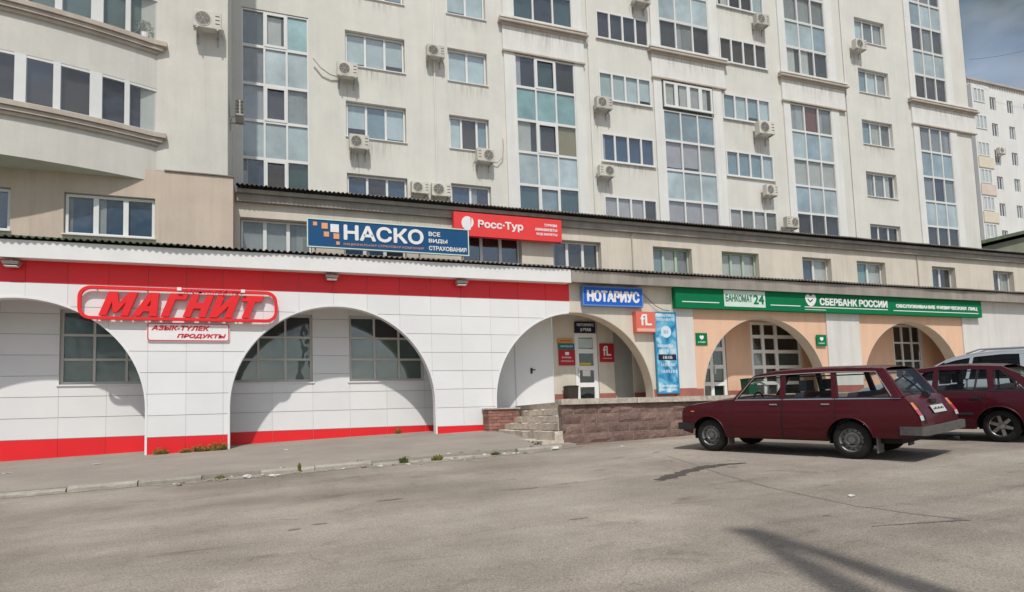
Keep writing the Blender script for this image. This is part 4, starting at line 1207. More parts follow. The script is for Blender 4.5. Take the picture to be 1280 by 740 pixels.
pc('dark_strip', bn, P['darkn'], 12.2, 12.9, 18.396, 18.401, 1.72, 1.92)
scribble(bn, 12.38, 12.74, 1.77, 1.87, 18.396, P['white'])
MB().lathe([(.0, -.004), (.20, -.004), (.20, 0)], (12.55, 18.40, 2.68), 24).build('round_emblem', paint('emblem_pale', (.62, .74, .80)), bn)
scribble(bn, 12.45, 12.66, 2.62, 2.74, 18.394, paint('emblem_grey', (.22, .34, .44)))

# bank fascia sign
bs = thing('bank_sign', 'long green bank sign with white lettering across two peach arches', 'sign', (20, 18.0, 3.4))
pc('sign_board', bs, P['green'], 12.70, 27.62, 17.98, 18.21, 3.44, 4.14)
pc('cash_machine_panel', bs, P['greenl'], 14.66, 16.42, 17.965, 17.985, 3.53, 4.10)
text(bs, 'БАНКОМАТ', 14.72, 15.85, 3.70, 3.95, 17.965, paint('sign_green_text', (.02, .16, .09)), .008, .01, letters=True)
text(bs, '24', 15.90, 16.36, 3.64, 3.97, 17.965, P['green'], .008, .02, letters=True)
for (a, b_, zq) in ((12.95, 14.45, 3.63), (16.65, 18.0, 3.62), (18.2, 22.3, 3.60), (22.6, 27.4, 3.58)):
    pc('white_line', bs, P['white'], a, b_, 17.97, 17.985, zq, zq + .03)
pc('white_line', bs, P['white'], 18.2, 19.2, 17.97, 17.985, 3.51, 3.53)
text(bs, 'СБЕРБАНК РОССИИ', 18.92, 22.3, 3.69, 3.97, 17.98, P['white'], .012, .03, letters=True)
text(bs, 'ОБСЛУЖИВАНИЕ ФИЗИЧЕСКИХ ЛИЦ', 22.75, 27.35, 3.69, 3.86, 17.98, P['white'], .01, .025)
MB().prism([(18.5 + x, 3.88 + z) for x, z in ((0, -.25), (.12, -.2), (.22, -.08), (.26, .06), (.22, .16), (.12, .2), (0, .12), (-.12, .2), (-.22, .16), (-.26, .06), (-.22, -.08), (-.12, -.2))], 17.965, 17.985).build('emblem', P['white'], bs)
MB().prism([(18.46 + x, 3.86 + z) for x, z in ((0, -.08), (.14, .02), (.12, .05), (0, -.03), (-.10, .06), (-.12, .03))], 17.955, 17.966).build('emblem_mark', P['green'], bs)
for ch in bs.children:                      # the board hangs 0.26 m further back than first laid out
    ch.matrix_parent_inverse = Matrix.Identity(4)
bs.location = (0, 18.26 - 18.0 * 1.01444, 0)
bs.scale = (1.01444,) * 3
for q, (xa, lab) in enumerate(((13.79, 'small green plate left of the nearer bank arch'), (19.12, 'small green plate right of the nearer bank arch'))):
    t_ = thing('wall_plate', lab, 'plate', (xa + .23, 18.45, 2.25), 'green plates by the bank arch')
    pc('plate', t_, P['green'], xa, xa + .47, YF - .03 - (.05 if q else 0), YF - .001 - (.05 if q else 0), 2.25, 2.67)
    yy = YF - .03 - (.05 if q else 0)
    MB().prism([(xa + .235 + x * .35, 2.52 + z * .35) for x, z in ((0, -.25), (.2, -.1), (.26, .1), (.12, .2), (0, .12), (-.12, .2), (-.26, .1), (-.2, -.1))], yy - .006, yy).build('emblem', P['white'], t_)
    scribble(t_, xa + .08, xa + .40, 2.33, 2.38, yy, P['greenl'])
# plates round the notary door
t_ = thing('notary_door_plate', 'dark navy plate НОТАРИУС 2 ЭТАЖ over the glazed door', 'plate', (10.3, 19.9, 2.8))
pc('plate', t_, P['darkn'], 9.90, 10.66, YB - .06, YB + .02, 2.80, 3.19)
text(t_, 'НОТАРИУС', 9.96, 10.60, 3.03, 3.13, YB - .06, P['white'], .005, .006)
text(t_, '2 ЭТАЖ', 10.08, 10.50, 2.86, 2.97, YB - .06, P['white'], .005, .012)
t_ = thing('stacked_wall_plates', 'stack of amber, teal and crimson plates left of the notary door', 'plate', (9.53, 19.9, 1.7))
pc('amber_plate', t_, P['amber'], 9.22, 9.80, YB - .05, YB, 2.45, 2.60)
pc('teal_plate', t_, P['teal'], 9.24, 9.84, YB - .05, YB, 2.24, 2.43)
pc('crimson_plate', t_, P['crim'], 9.25, 9.85, YB - .05, YB, 1.69, 2.22)
scribble(t_, 9.32, 9.76, 1.80, 1.86, YB - .05, paint('sign_pale_pink', (.75, .45, .45))); scribble(t_, 9.36, 9.7, 1.93, 1.98, YB - .05, P['white'])
scribble(t_, 9.32, 9.76, 2.31, 2.36, YB - .05, P['greenl']); scribble(t_, 9.3, 9.72, 2.5, 2.55, YB - .05, P['crim'])
pc('heart_emblem', t_, P['white'], 9.48, 9.62, YB - .058, YB - .05, 2.04, 2.14)

# ------------------------------------------------------------------ lamps under the eave, litter bins
def flood(xq, lab):
    t_ = thing('eave_floodlight', lab, 'floodlight', (xq, 18.2, 4.1), 'floodlights under the white eave')
    MB().hexa([(xq - .15, 18.22, 4.00), (xq + .15, 18.22, 4.00), (xq + .15, 18.44, 3.97), (xq - .15, 18.44, 3.97), (xq - .18, 18.19, 4.07), (xq + .18, 18.19, 4.07), (xq + .18, 18.46, 4.08), (xq - .18, 18.46, 4.08)]).build('lamp_housing', M['metal'], t_)
    pc('lamp_glass', t_, P['white'], xq - .13, xq + .13, 18.24, 18.42, 3.955, 3.968)
    pc('bracket', t_, M['metal'], xq - .02, xq + .02, 18.30, 18.34, 4.07, 4.17)
flood(-5.62, 'grey floodlight under the eave above the leftmost arch')
flood(1.72, 'grey floodlight under the eave above the middle arch')
flood(5.45, 'grey floodlight under the eave left of the notary arch')
def bin_(name, lab, x_, y_, z_, w_, h_, mt):
    t_ = thing(name, lab, 'bin', (x_, y_, z_))
    mb = MB(); a, c = w_ / 2 * .85, w_ / 2
    mb.hexa([(x_ - a, y_ - a, z_), (x_ + a, y_ - a, z_), (x_ + a, y_ + a, z_), (x_ - a, y_ + a, z_), (x_ - c, y_ - c, z_ + h_), (x_ + c, y_ - c, z_ + h_), (x_ + c, y_ + c, z_ + h_), (x_ - c, y_ + c, z_ + h_)])
    mb.build('bin_body', mt, t_)
    ring(MB(), [(x_ + c + .02, y_ - c - .02), (x_ + c + .02, y_ + c + .02), (x_ - c - .02, y_ + c + .02), (x_ - c - .02, y_ - c - .02)], [(x_ + c - .03, y_ - c + .03), (x_ + c - .03, y_ + c - .03), (x_ - c + .03, y_ + c - .03), (x_ - c + .03, y_ - c + .03)], 0, 1)
    pc('bin_rim', t_, mt, x_ - c - .015, x_ + c + .015, y_ - c - .015, y_ + c + .015, z_ + h_, z_ + h_ + .03)
    pc('bin_bag', t_, M['black'], x_ - c + .03, x_ + c - .03, y_ - c + .03, y_ + c - .03, z_ + h_ + .03, z_ + h_ + .045)
bin_('litter_bin', 'dark brown litter bin on the porch beside the notary door', 9.52, 19.6, PF, .38, .58, mat('bin_brown', (.045, .033, .03), .6, local=True))
bin_('litter_bin', 'green litter bin on the porch before the bank doors', 16.55, 19.2, PF, .42, .72, mat('bin_green', (.01, .10, .05), .6, local=True))

# ------------------------------------------------------------------ air conditioners
def make_ac():
    t_ = thing('air_conditioner', 'x', 'air conditioner')
    w_, h_, d_ = .78, .54, .30
    GAP = .20
    mb = MB()
    mb.box(-w_ / 2, w_ / 2, -GAP - d_, -GAP, -h_ / 2, h_ / 2)
    o = mb.build('casing', M['acbody'], t_)
    bv = o.modifiers.new('bevel', 'BEVEL'); bv.width = .02; bv.segments = 2
    cx = -.12
    MB().lathe([(.20, -.002), (.20, -.012), (.225, -.014), (.235, 0)], (cx, -GAP - d_, 0), 24).build('fan_ring', M['acbody'], o)
    mb = MB(); mb.lathe([(0, -.004), (.205, -.004)], (cx, -GAP - d_, 0), 24); mb.build('fan_opening', M['acdark'], o)
    mb = MB()
    for rr in (.05, .09, .13, .17): mb.lathe([(rr, -.016), (rr + .008, -.016)], (cx, -GAP - d_, 0), 20)
    for k in range(6):
        a = k * math.pi / 3
        mb.tube([(cx, -GAP - .017 - d_, 0), (cx + .2 * math.cos(a), -GAP - .017 - d_, .2 * math.sin(a))], .006, 4)
    tag(mb.build('fan_grille', M['acbody'], o), kind='stuff')
    for k in range(3):
        pc('side_slot', o, M['acdark'], .22, .34, -GAP - .005 - d_, -GAP + .001 - d_, -.12 + k * .12, -.09 + k * .12)
    for sx in (-.28, .28):
        mb = MB()
        mb.box(sx - .02, sx + .02, -GAP - d_ - .02, -.001, -h_ / 2 - .045, -h_ / 2 - .005)
        mb.box(sx - .021, sx + .021, -.03, -.0005, -h_ / 2 - .30, -h_ / 2 - .045)
        mb.build('wall_bracket', M['metal'], t_)
    MB().tube([(.34, -.05, -.1), (.42, -.03, -.16), (.45, -.02, -.3), (.44, -.02, -.5)], .016, 6).build('pipe', M['frameg'], t_)
    return t_
ac0 = make_ac()
acl = [(3.08, YU, 13.98, 'air conditioner left below a three pane window, loose pipe to its left', 0), (3.50, YU, 11.07, 'air conditioner overlapping the sill of the three pane window with an open sash', 0),
       (6.70, YU, 15.38, 'air conditioner just left of the upper two pane window', 0), (8.76, YU, 11.13, 'air conditioner under the narrow window with a dark middle pane, hose to its right', 0),
       (5.90, YU, 9.45, 'left one of the two air conditioners side by side above the long roof', 0), (6.81, YU, 9.43, 'right one of the two air conditioners side by side above the long roof', 0),
       (16.96, YU, 19.86, 'air conditioner cut by the top of the frame above a four pane balcony window', 0), (24.20, YU, 20.13, 'highest air conditioner on the right half, beside a four pane window', 0),
       (14.62, YU, 14.27, 'air conditioner under the left end of a pale blue four pane window', 0), (14.60, YU, 11.06, 'air conditioner under the left end of a navy four pane window', 0),
       (23.9, YU, 14.24, 'large air conditioner at the right end of a blue four pane window', 0), (24.05, YU, 11.05, 'air conditioner under the right end of the lower blue four pane window', 0),
       (25.2, YU - .1, 9.44, 'air conditioner in front of the lowest dark loggia panes, just above the roof', 0), (31.0, YU, 20.0, 'air conditioner at the left corner of the upper three pane window on the right', 0),
       (-1.73, 22.46, 13.06, 'air conditioner on the wall right of the curved bay', 0), (XC + .001, 23.7, 10.9, 'air conditioner on the shaded side wall seen edge-on', 1)]
for i, (x_, y_, z_, lab, side) in enumerate(acl):
    o = ac0 if i == 0 else copy_tree(ac0)
    o.location = (x_, y_, z_)
    o.rotation_euler = (0, 0, R(90) if side else 0)
    s_ = random.uniform(.93, 1.08) if i != 10 else 1.22
    o.scale = (s_ * (1 if i in (0, 1, 2, 5, 10, 15) or i % 3 else -1), s_ * random.uniform(.9, 1.05), s_ * random.uniform(.95, 1.08))
    if not side: o.rotation_euler = (0, 0, R(random.uniform(-3, 3)))
    tag(o, lab, 'air conditioner', 'air conditioners on the apartment front')
sac = o
for r_ in range(4):
    for c_ in range(2):
        pc('side_vent', sac, M['acdark'], XC + .22 + c_ * .14, XC + .31 + c_ * .14, 23.7 - .42 * s_ - .004, 23.7 - .35 * s_, 10.72 + r_ * .12, 10.79 + r_ * .12)
def stain_mat():
    m = bpy.data.materials.new('water_stain'); t, b, N, LK = nodes(m)
    b.inputs['Base Color'].default_value = (.27, .23, .17, 1); b.inputs['Roughness'].default_value = .95
    tcn = N('ShaderNodeTexCoord'); sp = N('ShaderNodeSeparateXYZ'); LK(tcn.outputs['Generated'], sp.inputs[0])
    def mth(op, a, c=None):
        k = N('ShaderNodeMath'); k.operation = op; k.use_clamp = True
        for i, v in enumerate((a, c)):
            if v is None: continue
            if isinstance(v, float): k.inputs[i].default_value = v
            else: LK(v, k.inputs[i])
        return k.outputs[0]
    xx = mth('SUBTRACT', 1.0, mth('MULTIPLY', mth('ABSOLUTE', N('ShaderNodeMath').outputs[0]), 1.0)) if False else None
    g = N('ShaderNodeNewGeometry'); mp_ = N('ShaderNodeMapping'); mp_.inputs['Scale'].default_value = (7, 7, .5); LK(g.outputs['Position'], mp_.inputs[0])
    n = N('ShaderNodeTexNoise'); n.inputs['Scale'].default_value = 1.6; n.inputs['Detail'].default_value = 6; LK(mp_.outputs[0], n.inputs['Vector'])
    r = N('ShaderNodeMapRange'); r.inputs['From Min'].default_value = .45; r.inputs['From Max'].default_value = .75; LK(n.outputs['Fac'], r.inputs['Value'])
    ex = mth('MULTIPLY', mth('MULTIPLY', sp.outputs['X'], mth('SUBTRACT', 1.0, sp.outputs['X'])), 4.0)
    f_ = mth('MULTIPLY', mth('MULTIPLY', r.outputs[0], ex), mth('MULTIPLY', mth('POWER', sp.outputs['Z'], 1.4), .45))
    tr = N('ShaderNodeBsdfTransparent'); ms_ = N('ShaderNodeMixShader'); LK(f_, ms_.inputs[0]); LK(tr.outputs[0], ms_.inputs[1]); LK(b.outputs[0], ms_.inputs[2])
    LK(ms_.outputs[0], t.nodes['Material Output'].inputs['Surface'])
    return m
M['wstain'] = stain_mat()
def stain(x0, x1, z0, z1, y): MB().add([(x0, y, z0), (x1, y, z0), (x1, y, z1), (x0, y, z1)], [(0, 1, 2, 3)]).build('water_stain', M['wstain'], apt)
for (x_, y_, z_, lab, side) in acl:
    if not side and y_ > 24: stain(x_ - random.uniform(.2, .5), x_ + random.uniform(.2, .5), z_ - random.uniform(1.3, 2.4), z_ - .28, YU - .004)
for (k_, a, b_, z0, z1, i) in wins:
    if i < 5 and random.random() < .75: stain(a - .1, b_ + .1, z0 - random.uniform(.5, 1.1), z0 - .05, YU - .003)
for k_, (q0, q1) in bays.items():
    stain(q0, q1, 16.25, 17.3, YU - .104)
cable('pipe', apt, [(2.78, YU - .1, 13.8), (2.45, YU - .15, 13.82), (2.1, YU - .2, 14.0), (1.8, YU - .2, 14.35)], .035, M['frameg'])
cable('pipe', apt, [(9.15, YU - .1, 11.0), (9.4, YU - .12, 10.98), (9.65, YU - .12, 11.25), (9.72, YU - .1, 11.8), (9.73, YU - .02, 12.15)], .02, M['cornice'])
o = copy_tree(ac0); o.location = (75.3, 45.9, 27.2); o.rotation_euler = (0, 0, 0); o.scale = (1.3, 1.3, 1.3)
tag(o, 'air conditioner on the white apartment block far behind', 'air conditioner', 'air conditioners on the apartment front')

# ------------------------------------------------------------------ vehicles
def carpaint(name, col, dust=0.004):
    m = mat(name, col, 0.42, var=0.06, scale=3, spec=0.2, coat=0.3, local=True)
    bs_ = m.node_tree.nodes['Principled BSDF']
    bs_.inputs['Coat Roughness'].default_value = 0.03
    t = m.node_tree; N = t.nodes.new; LK = t.links.new
    src = bs_.inputs['Base Color'].links[0].from_socket
    n = N('ShaderNodeTexNoise'); n.inputs['Scale'].default_value = 5; n.inputs['Detail'].default_value = 8
    tcn = N('ShaderNodeTexCoord'); LK(tcn.outputs['Object'], n.inputs['Vector'])
    sp = N('ShaderNodeSeparateXYZ'); LK(tcn.outputs['Object'], sp.inputs[0])
    mr = N('ShaderNodeMapRange'); mr.inputs['From Min'].default_value = .85; mr.inputs['From Max'].default_value = .2
    mr.inputs['To Min'].default_value = dust * .6; mr.inputs['To Max'].default_value = dust * 2.2
    LK(sp.outputs['Z'], mr.inputs['Value'])
    k = N('ShaderNodeMath'); k.operation = 'MULTIPLY'; LK(n.outputs['Fac'], k.inputs[0]); LK(mr.outputs[0], k.inputs[1])
    mx_ = N('ShaderNodeMixRGB'); LK(k.outputs[0], mx_.inputs['Fac']); LK(src, mx_.inputs['Color1']); mx_.inputs['Color2'].default_value = (.28, .25, .22, 1)
    LK(mx_.outputs[0], bs_.inputs['Base Color'])
    nb = N('ShaderNodeTexNoise'); nb.inputs['Scale'].default_value = 3.0; nb.inputs['Detail'].default_value = 2; LK(tcn.outputs['Object'], nb.inputs['Vector'])
    bb2 = N('ShaderNodeBump'); bb2.inputs['Strength'].default_value = .25; bb2.inputs['Distance'].default_value = .02; LK(nb.outputs['Fac'], bb2.inputs['Height']); LK(bb2.outputs[0], bs_.inputs['Coat Normal'])
    return m
def carglass(name, tint, alpha):
    m = bpy.data.materials.new(name)
    t, b, N, LK = nodes(m)
    out = t.nodes['Material Output']
    tr = N('ShaderNodeBsdfTransparent'); tr.inputs['Color'].default_value = (*tint, 1)
    b.inputs['Base Color'].default_value = (.02, .025, .025, 1); b.inputs['Roughness'].default_value = .03; b.inputs['Specular IOR Level'].default_value = .8
    lw = N('ShaderNodeLayerWeight'); lw.inputs['Blend'].default_value = 0.5
    fp = N('ShaderNodeMath'); fp.operation = 'POWER'; fp.inputs[1].default_value = 4.0; LK(lw.outputs['Facing'], fp.inputs[0])
    fr = N('ShaderNodeMath'); fr.operation = 'MULTIPLY_ADD'; fr.inputs[1].default_value = 0.9; fr.inputs[2].default_value = 0.045; LK(fp.outputs[0], fr.inputs[0])
    ad = N('ShaderNodeMath'); ad.operation = 'ADD'; ad.inputs[1].default_value = alpha; ad.use_clamp = True
    LK(fr.outputs[0], ad.inputs[0])
    ms_ = N('ShaderNodeMixShader'); LK(ad.outputs[0], ms_.inputs[0]); LK(tr.outputs[0], ms_.inputs[1]); LK(b.outputs[0], ms_.inputs[2])
    LK(ms_.outputs[0], out.inputs['Surface'])
    return m
M['maroon'] = carpaint('maroon_paint', (0.066, 0.0022, 0.006))
M['wine'] = carpaint('wine_paint', (0.056, 0.0022, 0.008), .004)
M['silver'] = carpaint('silver_paint', (0.36, 0.395, 0.43), .02)
M['cglass'] = carglass('car_glass', (.90, .93, .92), .03)
M['cdark'] = carglass('car_glass_tinted', (.10, .11, .12), .15)
M['trim'] = mat('car_trim', (.025, .025, .026), .6, var=.15, scale=9, local=True)
M['bumper'] = mat('bumper_grey', (.12, .115, .11), .55, var=.25, scale=6, local=True, metal=.3)
M['chrome'] = mat('chrome', (.55, .55, .54), .25, var=.05, metal=.9, local=True)
M['rim'] = mat('steel_rim', (.27, .265, .26), .45, var=.2, scale=10, metal=.5, local=True)
M['tyre'] = mat('tyre', (.022, .021, .02), .85, var=.25, scale=10, local=True)
M['lred'] = mat('tail_red', (.55, .02, .02), .2, var=.1, coat=1, local=True)
M['lora'] = mat('tail_orange', (.80, .20, .02), .2, var=.1, coat=1, local=True)
M['lwht'] = mat('lamp_clear', (.62, .62, .60), .2, var=.1, coat=1, local=True)
M['seat'] = mat('seat_fabric', (.075, .075, .095), .9, var=.2, scale=6, local=True)
M['plate'] = mat('number_plate', (.50, .50, .48), .5, var=.05, local=True)
M['mudflap'] = mat('mudflap', (.16, .15, .14), .8, var=.1, local=True)

def ip(pts, a):
    if a <= pts[0][0]: return pts[0][1]
    for (x0, y0), (x1, y1) in zip(pts, pts[1:]):
        if a <= x1: return y0 + (y1 - y0) * (a - x0) / (x1 - x0)
    return pts[-1][1]

def wheel(parent, a, side, r, wdt, rim='steel'):
    """wheel centred at (a, y, r); side +1 = left (outer face towards +y)"""
    y = side * (0.70)
    s = -side
    prof = [(r * .62, 0.0), (r * .70, -.018), (r * .90, -.012), (r * .985, .012), (r, .035), (r, wdt - .035), (r * .985, wdt - .012), (r * .9, wdt), (r * .6, wdt)]
    mb = MB().lathe([(p, y + s * (q - .02)) for p, q in prof], (a, 0, r), 36)
    t_ = mb.build('wheel', M['tyre'], parent, smooth=40)
    mb = MB()
    if rim == 'steel':
        mb.lathe([(p * r / .285, y + s * q) for p, q in ((.182, -.022), (.186, -.012), (.172, .0), (.160, .045), (.130, .038), (.112, .012), (.085, .010), (.072, .030), (.050, .034), (.046, .012), (0, .010))], (a, 0, r), 36)
        rm = mb.build('rim', M['rim'], t_, smooth=40)
        mb = MB()
        for k in range(12):
            an = k * math.pi / 6
            mb.lathe([(0, y + s * .0355), (.011, y + s * .0355)], (a + .146 * math.cos(an) * r / .285, 0, r + .146 * math.sin(an) * r / .285), 8)
        tag(mb.build('rim_holes', M['black'], rm), kind='stuff')
    else:
        mb.lathe([(p * r / .285, y + s * q) for p, q in ((.182, -.022), (.192, -.012), (.176, .0), (.170, .06))], (a, 0, r), 36)
        rm = mb.build('rim', M['chrome'], t_, smooth=40)
        mb = MB().lathe([(.17 * r / .285, y + s * .06), (0, y + s * .06)], (a, 0, r), 24); mb.build('brake_disc', M['black'], rm)
        for k in range(6):
            an = k * math.pi / 3 + .3
            d = Vector((math.cos(an), 0, math.sin(an))); n_ = Vector((-math.sin(an), 0, math.cos(an)))
            c0 = Vector((a, y + s * .02, r))
            q = [c0 + d * .03 + n_ * .03, c0 + d * .03 - n_ * .03, c0 + d * .185 * r / .285 - n_ * .026, c0 + d * .185 * r / .285 + n_ * .026]
            bk = [p + Vector((0, s * .03, 0)) for p in q]
            MB().hexa(q + bk).build('spoke', M['chrome'], rm)
        MB().lathe([(.055, y + s * .012), (.05, y + s * .004), (0, y + s * .002)], (a, 0, r), 16).build('hub_cap', M['chrome'], rm)
    return t_

def make_car(name, label, K):
    t_ = thing(name, label, 'car')
    paint_ = K['paint']; glass = K['glass']
    a0, a1 = K['ends']; wr = K['wheel_r']; AX = [0.0, K['wb']]; ar = K['arch_r']
    W_ = K['half']; belt = K['belt']; up = K['up']; sill = K['sill']
    st = sorted(set([round(a0 + (a1 - a0) * i / 44, 4) for i in range(45)] + [round(c + ar * math.cos(math.pi * k / 14), 4) for c in AX for k in range(15)] + [u[0] for u in up if a0 < u[0] < a1]))
    def low(a):
        for c in AX:
            d = abs(a - c)
            if d < ar - 1e-4: return max(ip(sill, a), wr + math.sqrt(ar * ar - d * d))
        return ip(sill, a)
    def width(a): return ip(K['plan'], a)
    def sb(a, c): # half width at height c
        w0 = W_ * width(a)
        return w0 - 0.05 * max(0, (c - .58) / .35) ** 2 - 0.06 * max(0, (.50 - c) / .3) ** 2 - (.012 if c > K['crease'] else 0)
    NR = 7
    rows = []
    for a in st:
        lo, u = low(a), ip(up, a)
        lo = min(lo, u - .02)
        L_ = [(a, sb(a, lo + (u - lo) * j / NR), lo + (u - lo) * j / NR) for j in range(NR + 1)]
        be = L_[-1][1]
        top = [(a, be * (1 - k / 5) - (0), u + .035 * (1 - (1 - k / 5) ** 2) * (1 if u < belt - .02 or a > K['cowl'] else .3) + (.012 if k else 0)) for k in range(1, 6)]
        half = L_ + top
        rows.append(half + [(p[0], -p[1], p[2]) for p in reversed(half[:-1])])
    mb = MB().grid(rows)
    n = len(rows[0])
    mb.f.append(tuple(range(n))); mb.mi.append(0)
    mb.f.append(tuple((len(rows) - 1) * n + i for i in reversed(range(n)))); mb.mi.append(0)
    body = mb.build('body', paint_, t_, smooth=32)
    MB().box(a0 + .32, a1 - .3, -.60, .60, .24, .46).build('underbody', M['black'], t_)
    # arch lips
    for c in AX:
        for sd in (1, -1):
            pts = [(c + (ar + .012) * math.cos(q), sd * (sb(c + ar * math.cos(q), wr + ar * math.sin(q)) + .002), wr + (ar + .012) * math.sin(q)) for q in [math.pi * k / 18 for k in range(1, 18)]]
            MB().tube(pts, .014, 6).build('arch_lip', paint_, body, smooth=60)
    # wheel housings
    for c in AX:
        for sd in (1, -1):
            mb = MB().lathe([(ar - .005, sd * .72), (ar - .005, sd * .45), (0, sd * .45)], (c, 0, wr), 28)
            mb.v = [(x, y, max(z, .22)) for x, y, z in mb.v]
            mb.build('wheel_housing', M['black'], t_)
    # side seams, doors, handles, mouldings
    def sidepatch(a_, b_, z0, z1, off, nm, mt, par, sd, na=6, nz=8, lowf=None):
        P_ = []
        for j in range(nz + 1):
            P_.append([])
            for i in range(na + 1):
                a = a_ + (b_ - a_) * i / na
                zz0 = max(z0, low(a) + .02) if lowf else z0
                c = zz0 + (z1 - zz0) * j / nz
                P_[-1].append((a, sd * (sb(a, c) + off), c))
        return MB().grid(P_).build(nm, mt, par, smooth=40)
    for sd in (1, -1):
        for (da, db) in K['doors']:
            dd = sidepatch(db, da, ip(sill, da) + .035, belt - .012, .005, 'door', paint_, t_, sd, na=10, lowf=True)
            for xx in (da, db):
                sidepatch(xx - .005, xx + .005, max(ip(sill, xx) + .03, low(xx) + .01), belt - .005, .0065, 'door_seam', M['black'], dd, sd, na=1)
            hx = db + K['handle'][0]
            hz = K['handle'][1]
            y = sd * (sb(hx, hz) + .006)
            pc('handle_recess', dd, M['trim'], hx - .075, hx + .075, y - .006, y + .006, hz - .026, hz + .026)
            pc('door_handle', dd, K['handle_mat'], hx - .065, hx + .065, y - .004 + sd * .012, y + .004 + sd * .016, hz + .004, hz + .024)
        for (m0, m1, mz, mh, mo, mm) in K['mouldings']:
            sidepatch(m0, m1, mz - mh / 2, mz + mh / 2, mo, 'side_moulding', mm, body, sd, na=16, nz=1)
        sidepatch(K['gh_rear'][0], K['gh_front'][0] - .04, belt - .016, belt + .002, .006, 'belt_trim', K['belt_mat'], body, sd, na=14, nz=1)
    # glasshouse
    rz = K['roof_z']; rb = K['roof_b']; bb_ = K['belt_b']
    gf0, gf1 = K['gh_front']; gr0, gr1 = K['gh_rear']
    def rtop(a): return ip(K['roof'], a)
    def side_pt(a_b, a_t, tt, sd, off=0.0):
        """point on the side of the glasshouse between belt position a_b and roof position a_t"""
        a = a_b + (a_t - a_b) * tt
        zt = rtop(a_t) - .035
        return Vector((a, sd * (bb_ + (rb - bb_) * tt + off), belt + (zt - belt) * tt))
    for sd in (1, -1):
        for (b0, b1, t0, t1) in K['pillars']:
            q = [side_pt(b0, t0, 0, sd), side_pt(b1, t1, 0, sd), side_pt(b1, t1, 1, sd), side_pt(b0, t0, 1, sd)]
            q2 = [p + Vector((0, -sd * .045, 0)) for p in q]
            MB().hexa(q + q2).build('pillar', paint_, t_)
        # rail above the windows
        mb = MB()
        nseg = 10
        ts = [gr1 + (gf1 - gr1) * i / nseg for i in range(nseg + 1)]
        for p, q in zip(ts, ts[1:]):
            A_ = [Vector((p, sd * (rb + .022), rtop(p) - .09)), Vector((q, sd * (rb + .022), rtop(q) - .09)), Vector((q, sd * rb, rtop(q) - .02)), Vector((p, sd * rb, rtop(p) - .02))]
            mb.hexa(A_ + [v + Vector((0, -sd * .05, 0)) for v in A_])
        mb.build('roof_rail', paint_, t_)
        for (b0, b1, t0, t1) in K['windows']:
            q = [side_pt(b0, t0, .02, sd, -.016), side_pt(b1, t1, .02, sd, -.016), side_pt(b1, t1, .97, sd, -.016), side_pt(b0, t0, .97, sd, -.016)]
            MB().add(q, [(0, 1, 2, 3)]).build('side_window', glass, t_)
            # rubber surround
            mb = MB()
            for i in range(4):
                mb.tube([q[i] + Vector((0, sd * .006, 0)), q[(i + 1) % 4] + Vector((0, sd * .006, 0))], .009, 5)
            mb.build('window_seal', M['trim'], t_)
    # roof panel
    P_ = []
    for i in range(15):
        a = gr1 - .015 + (gf1 - gr1 + .03) * i / 14
        row = []
        for k in range(11):
            f_ = -1 + 2 * k / 10
            row.append((a, (rb + .006) * f_, rtop(a) - .03 + .042 * (1 - abs(f_) ** 3) - (.012 if i in (0, 14) else 0)))
        P_.append(row)
    MB().grid(P_).build('roof', paint_, t_, smooth=50)
    MB().box(gr1 + .03, gf1 - .03, -rb + .04, rb - .04, rtop(gf1) - .075, rtop(gf1) - .065).build('headliner', M['trim'], t_)
    # windscreen and rear window
    def glassquad(ab, zb, wb_, at, zt, wt, nm, mt=None):
        MB().add([(ab, wb_, zb), (ab, -wb_, zb), (at, -wt, zt), (at, wt, zt)], [(0, 1, 2, 3)]).build(nm, mt or glass, t_)
    glassquad(gf0 + .01, belt + .005, bb_ - .03, gf1 - .005, rtop(gf1) - .04, rb - .03, 'windscreen')
    glassquad(gr0 - .02, K['rw'][0], bb_ - .10, gr1 - .035, K['rw'][1], rb - .05, 'rear_window')
    # tailgate frame round the rear window
    Lq = [(gr0 - .02, bb_ - .06, K['rw'][0]), (gr1 - .03, rb - .01, K['rw'][1] + .02)]
    for sd in (1, -1):
        a_, b__ = [Vector((p[0], sd * p[1], p[2])) for p in Lq]
        w_ = Vector((0, -sd * .09, 0)); o_ = Vector((.05, 0, .02))
        MB().hexa([a_, a_ + w_, b__ + w_ * .7, b__, a_ + o_, a_ + w_ + o_, b__ + w_ * .7 + o_, b__ + o_]).build('tailgate_frame', paint_, t_)
    # seats and wheel
    for (sx, sy) in ((K['seat'], .36), (K['seat'], -.36)):
        mb = MB()
        mb.hexa([(sx - .1, sy - .24, .40), (sx + .12, sy - .24, .40), (sx + .12, sy + .24, .40), (sx - .1, sy + .24, .40), (sx - .30, sy - .21, 1.0), (sx - .16, sy - .21, 1.0), (sx - .16, sy + .21, 1.0), (sx - .30, sy + .21, 1.0)])
        mb.box(sx - .30, sx - .18, sy - .13, sy + .13, 1.03, 1.20)
        mb.build('front_seat', M['seat'], t_)
    sx = K['seat'] - .85
    MB().hexa([(sx - .1, -.6, .40), (sx + .1, -.6, .40), (sx + .1, .6, .40), (sx - .1, .6, .40), (sx - .26, -.58, .99), (sx - .14, -.58, .99), (sx - .14, .58, .99), (sx - .26, .58, .99)]).build('rear_seat', M['seat'], t_)
    MB().tube([(K['seat'] + .62, .36 + .18 * math.cos(q), .86 + .16 * math.sin(q)) for q in [k * math.pi / 8 for k in range(17)]], .014, 6, cap=False).build('steering_wheel', M['trim'], t_)
    for a in AX:
        for sd in (1, -1): wheel(t_, a, sd, wr, .165, K['rim'])
    return t_, body, sb

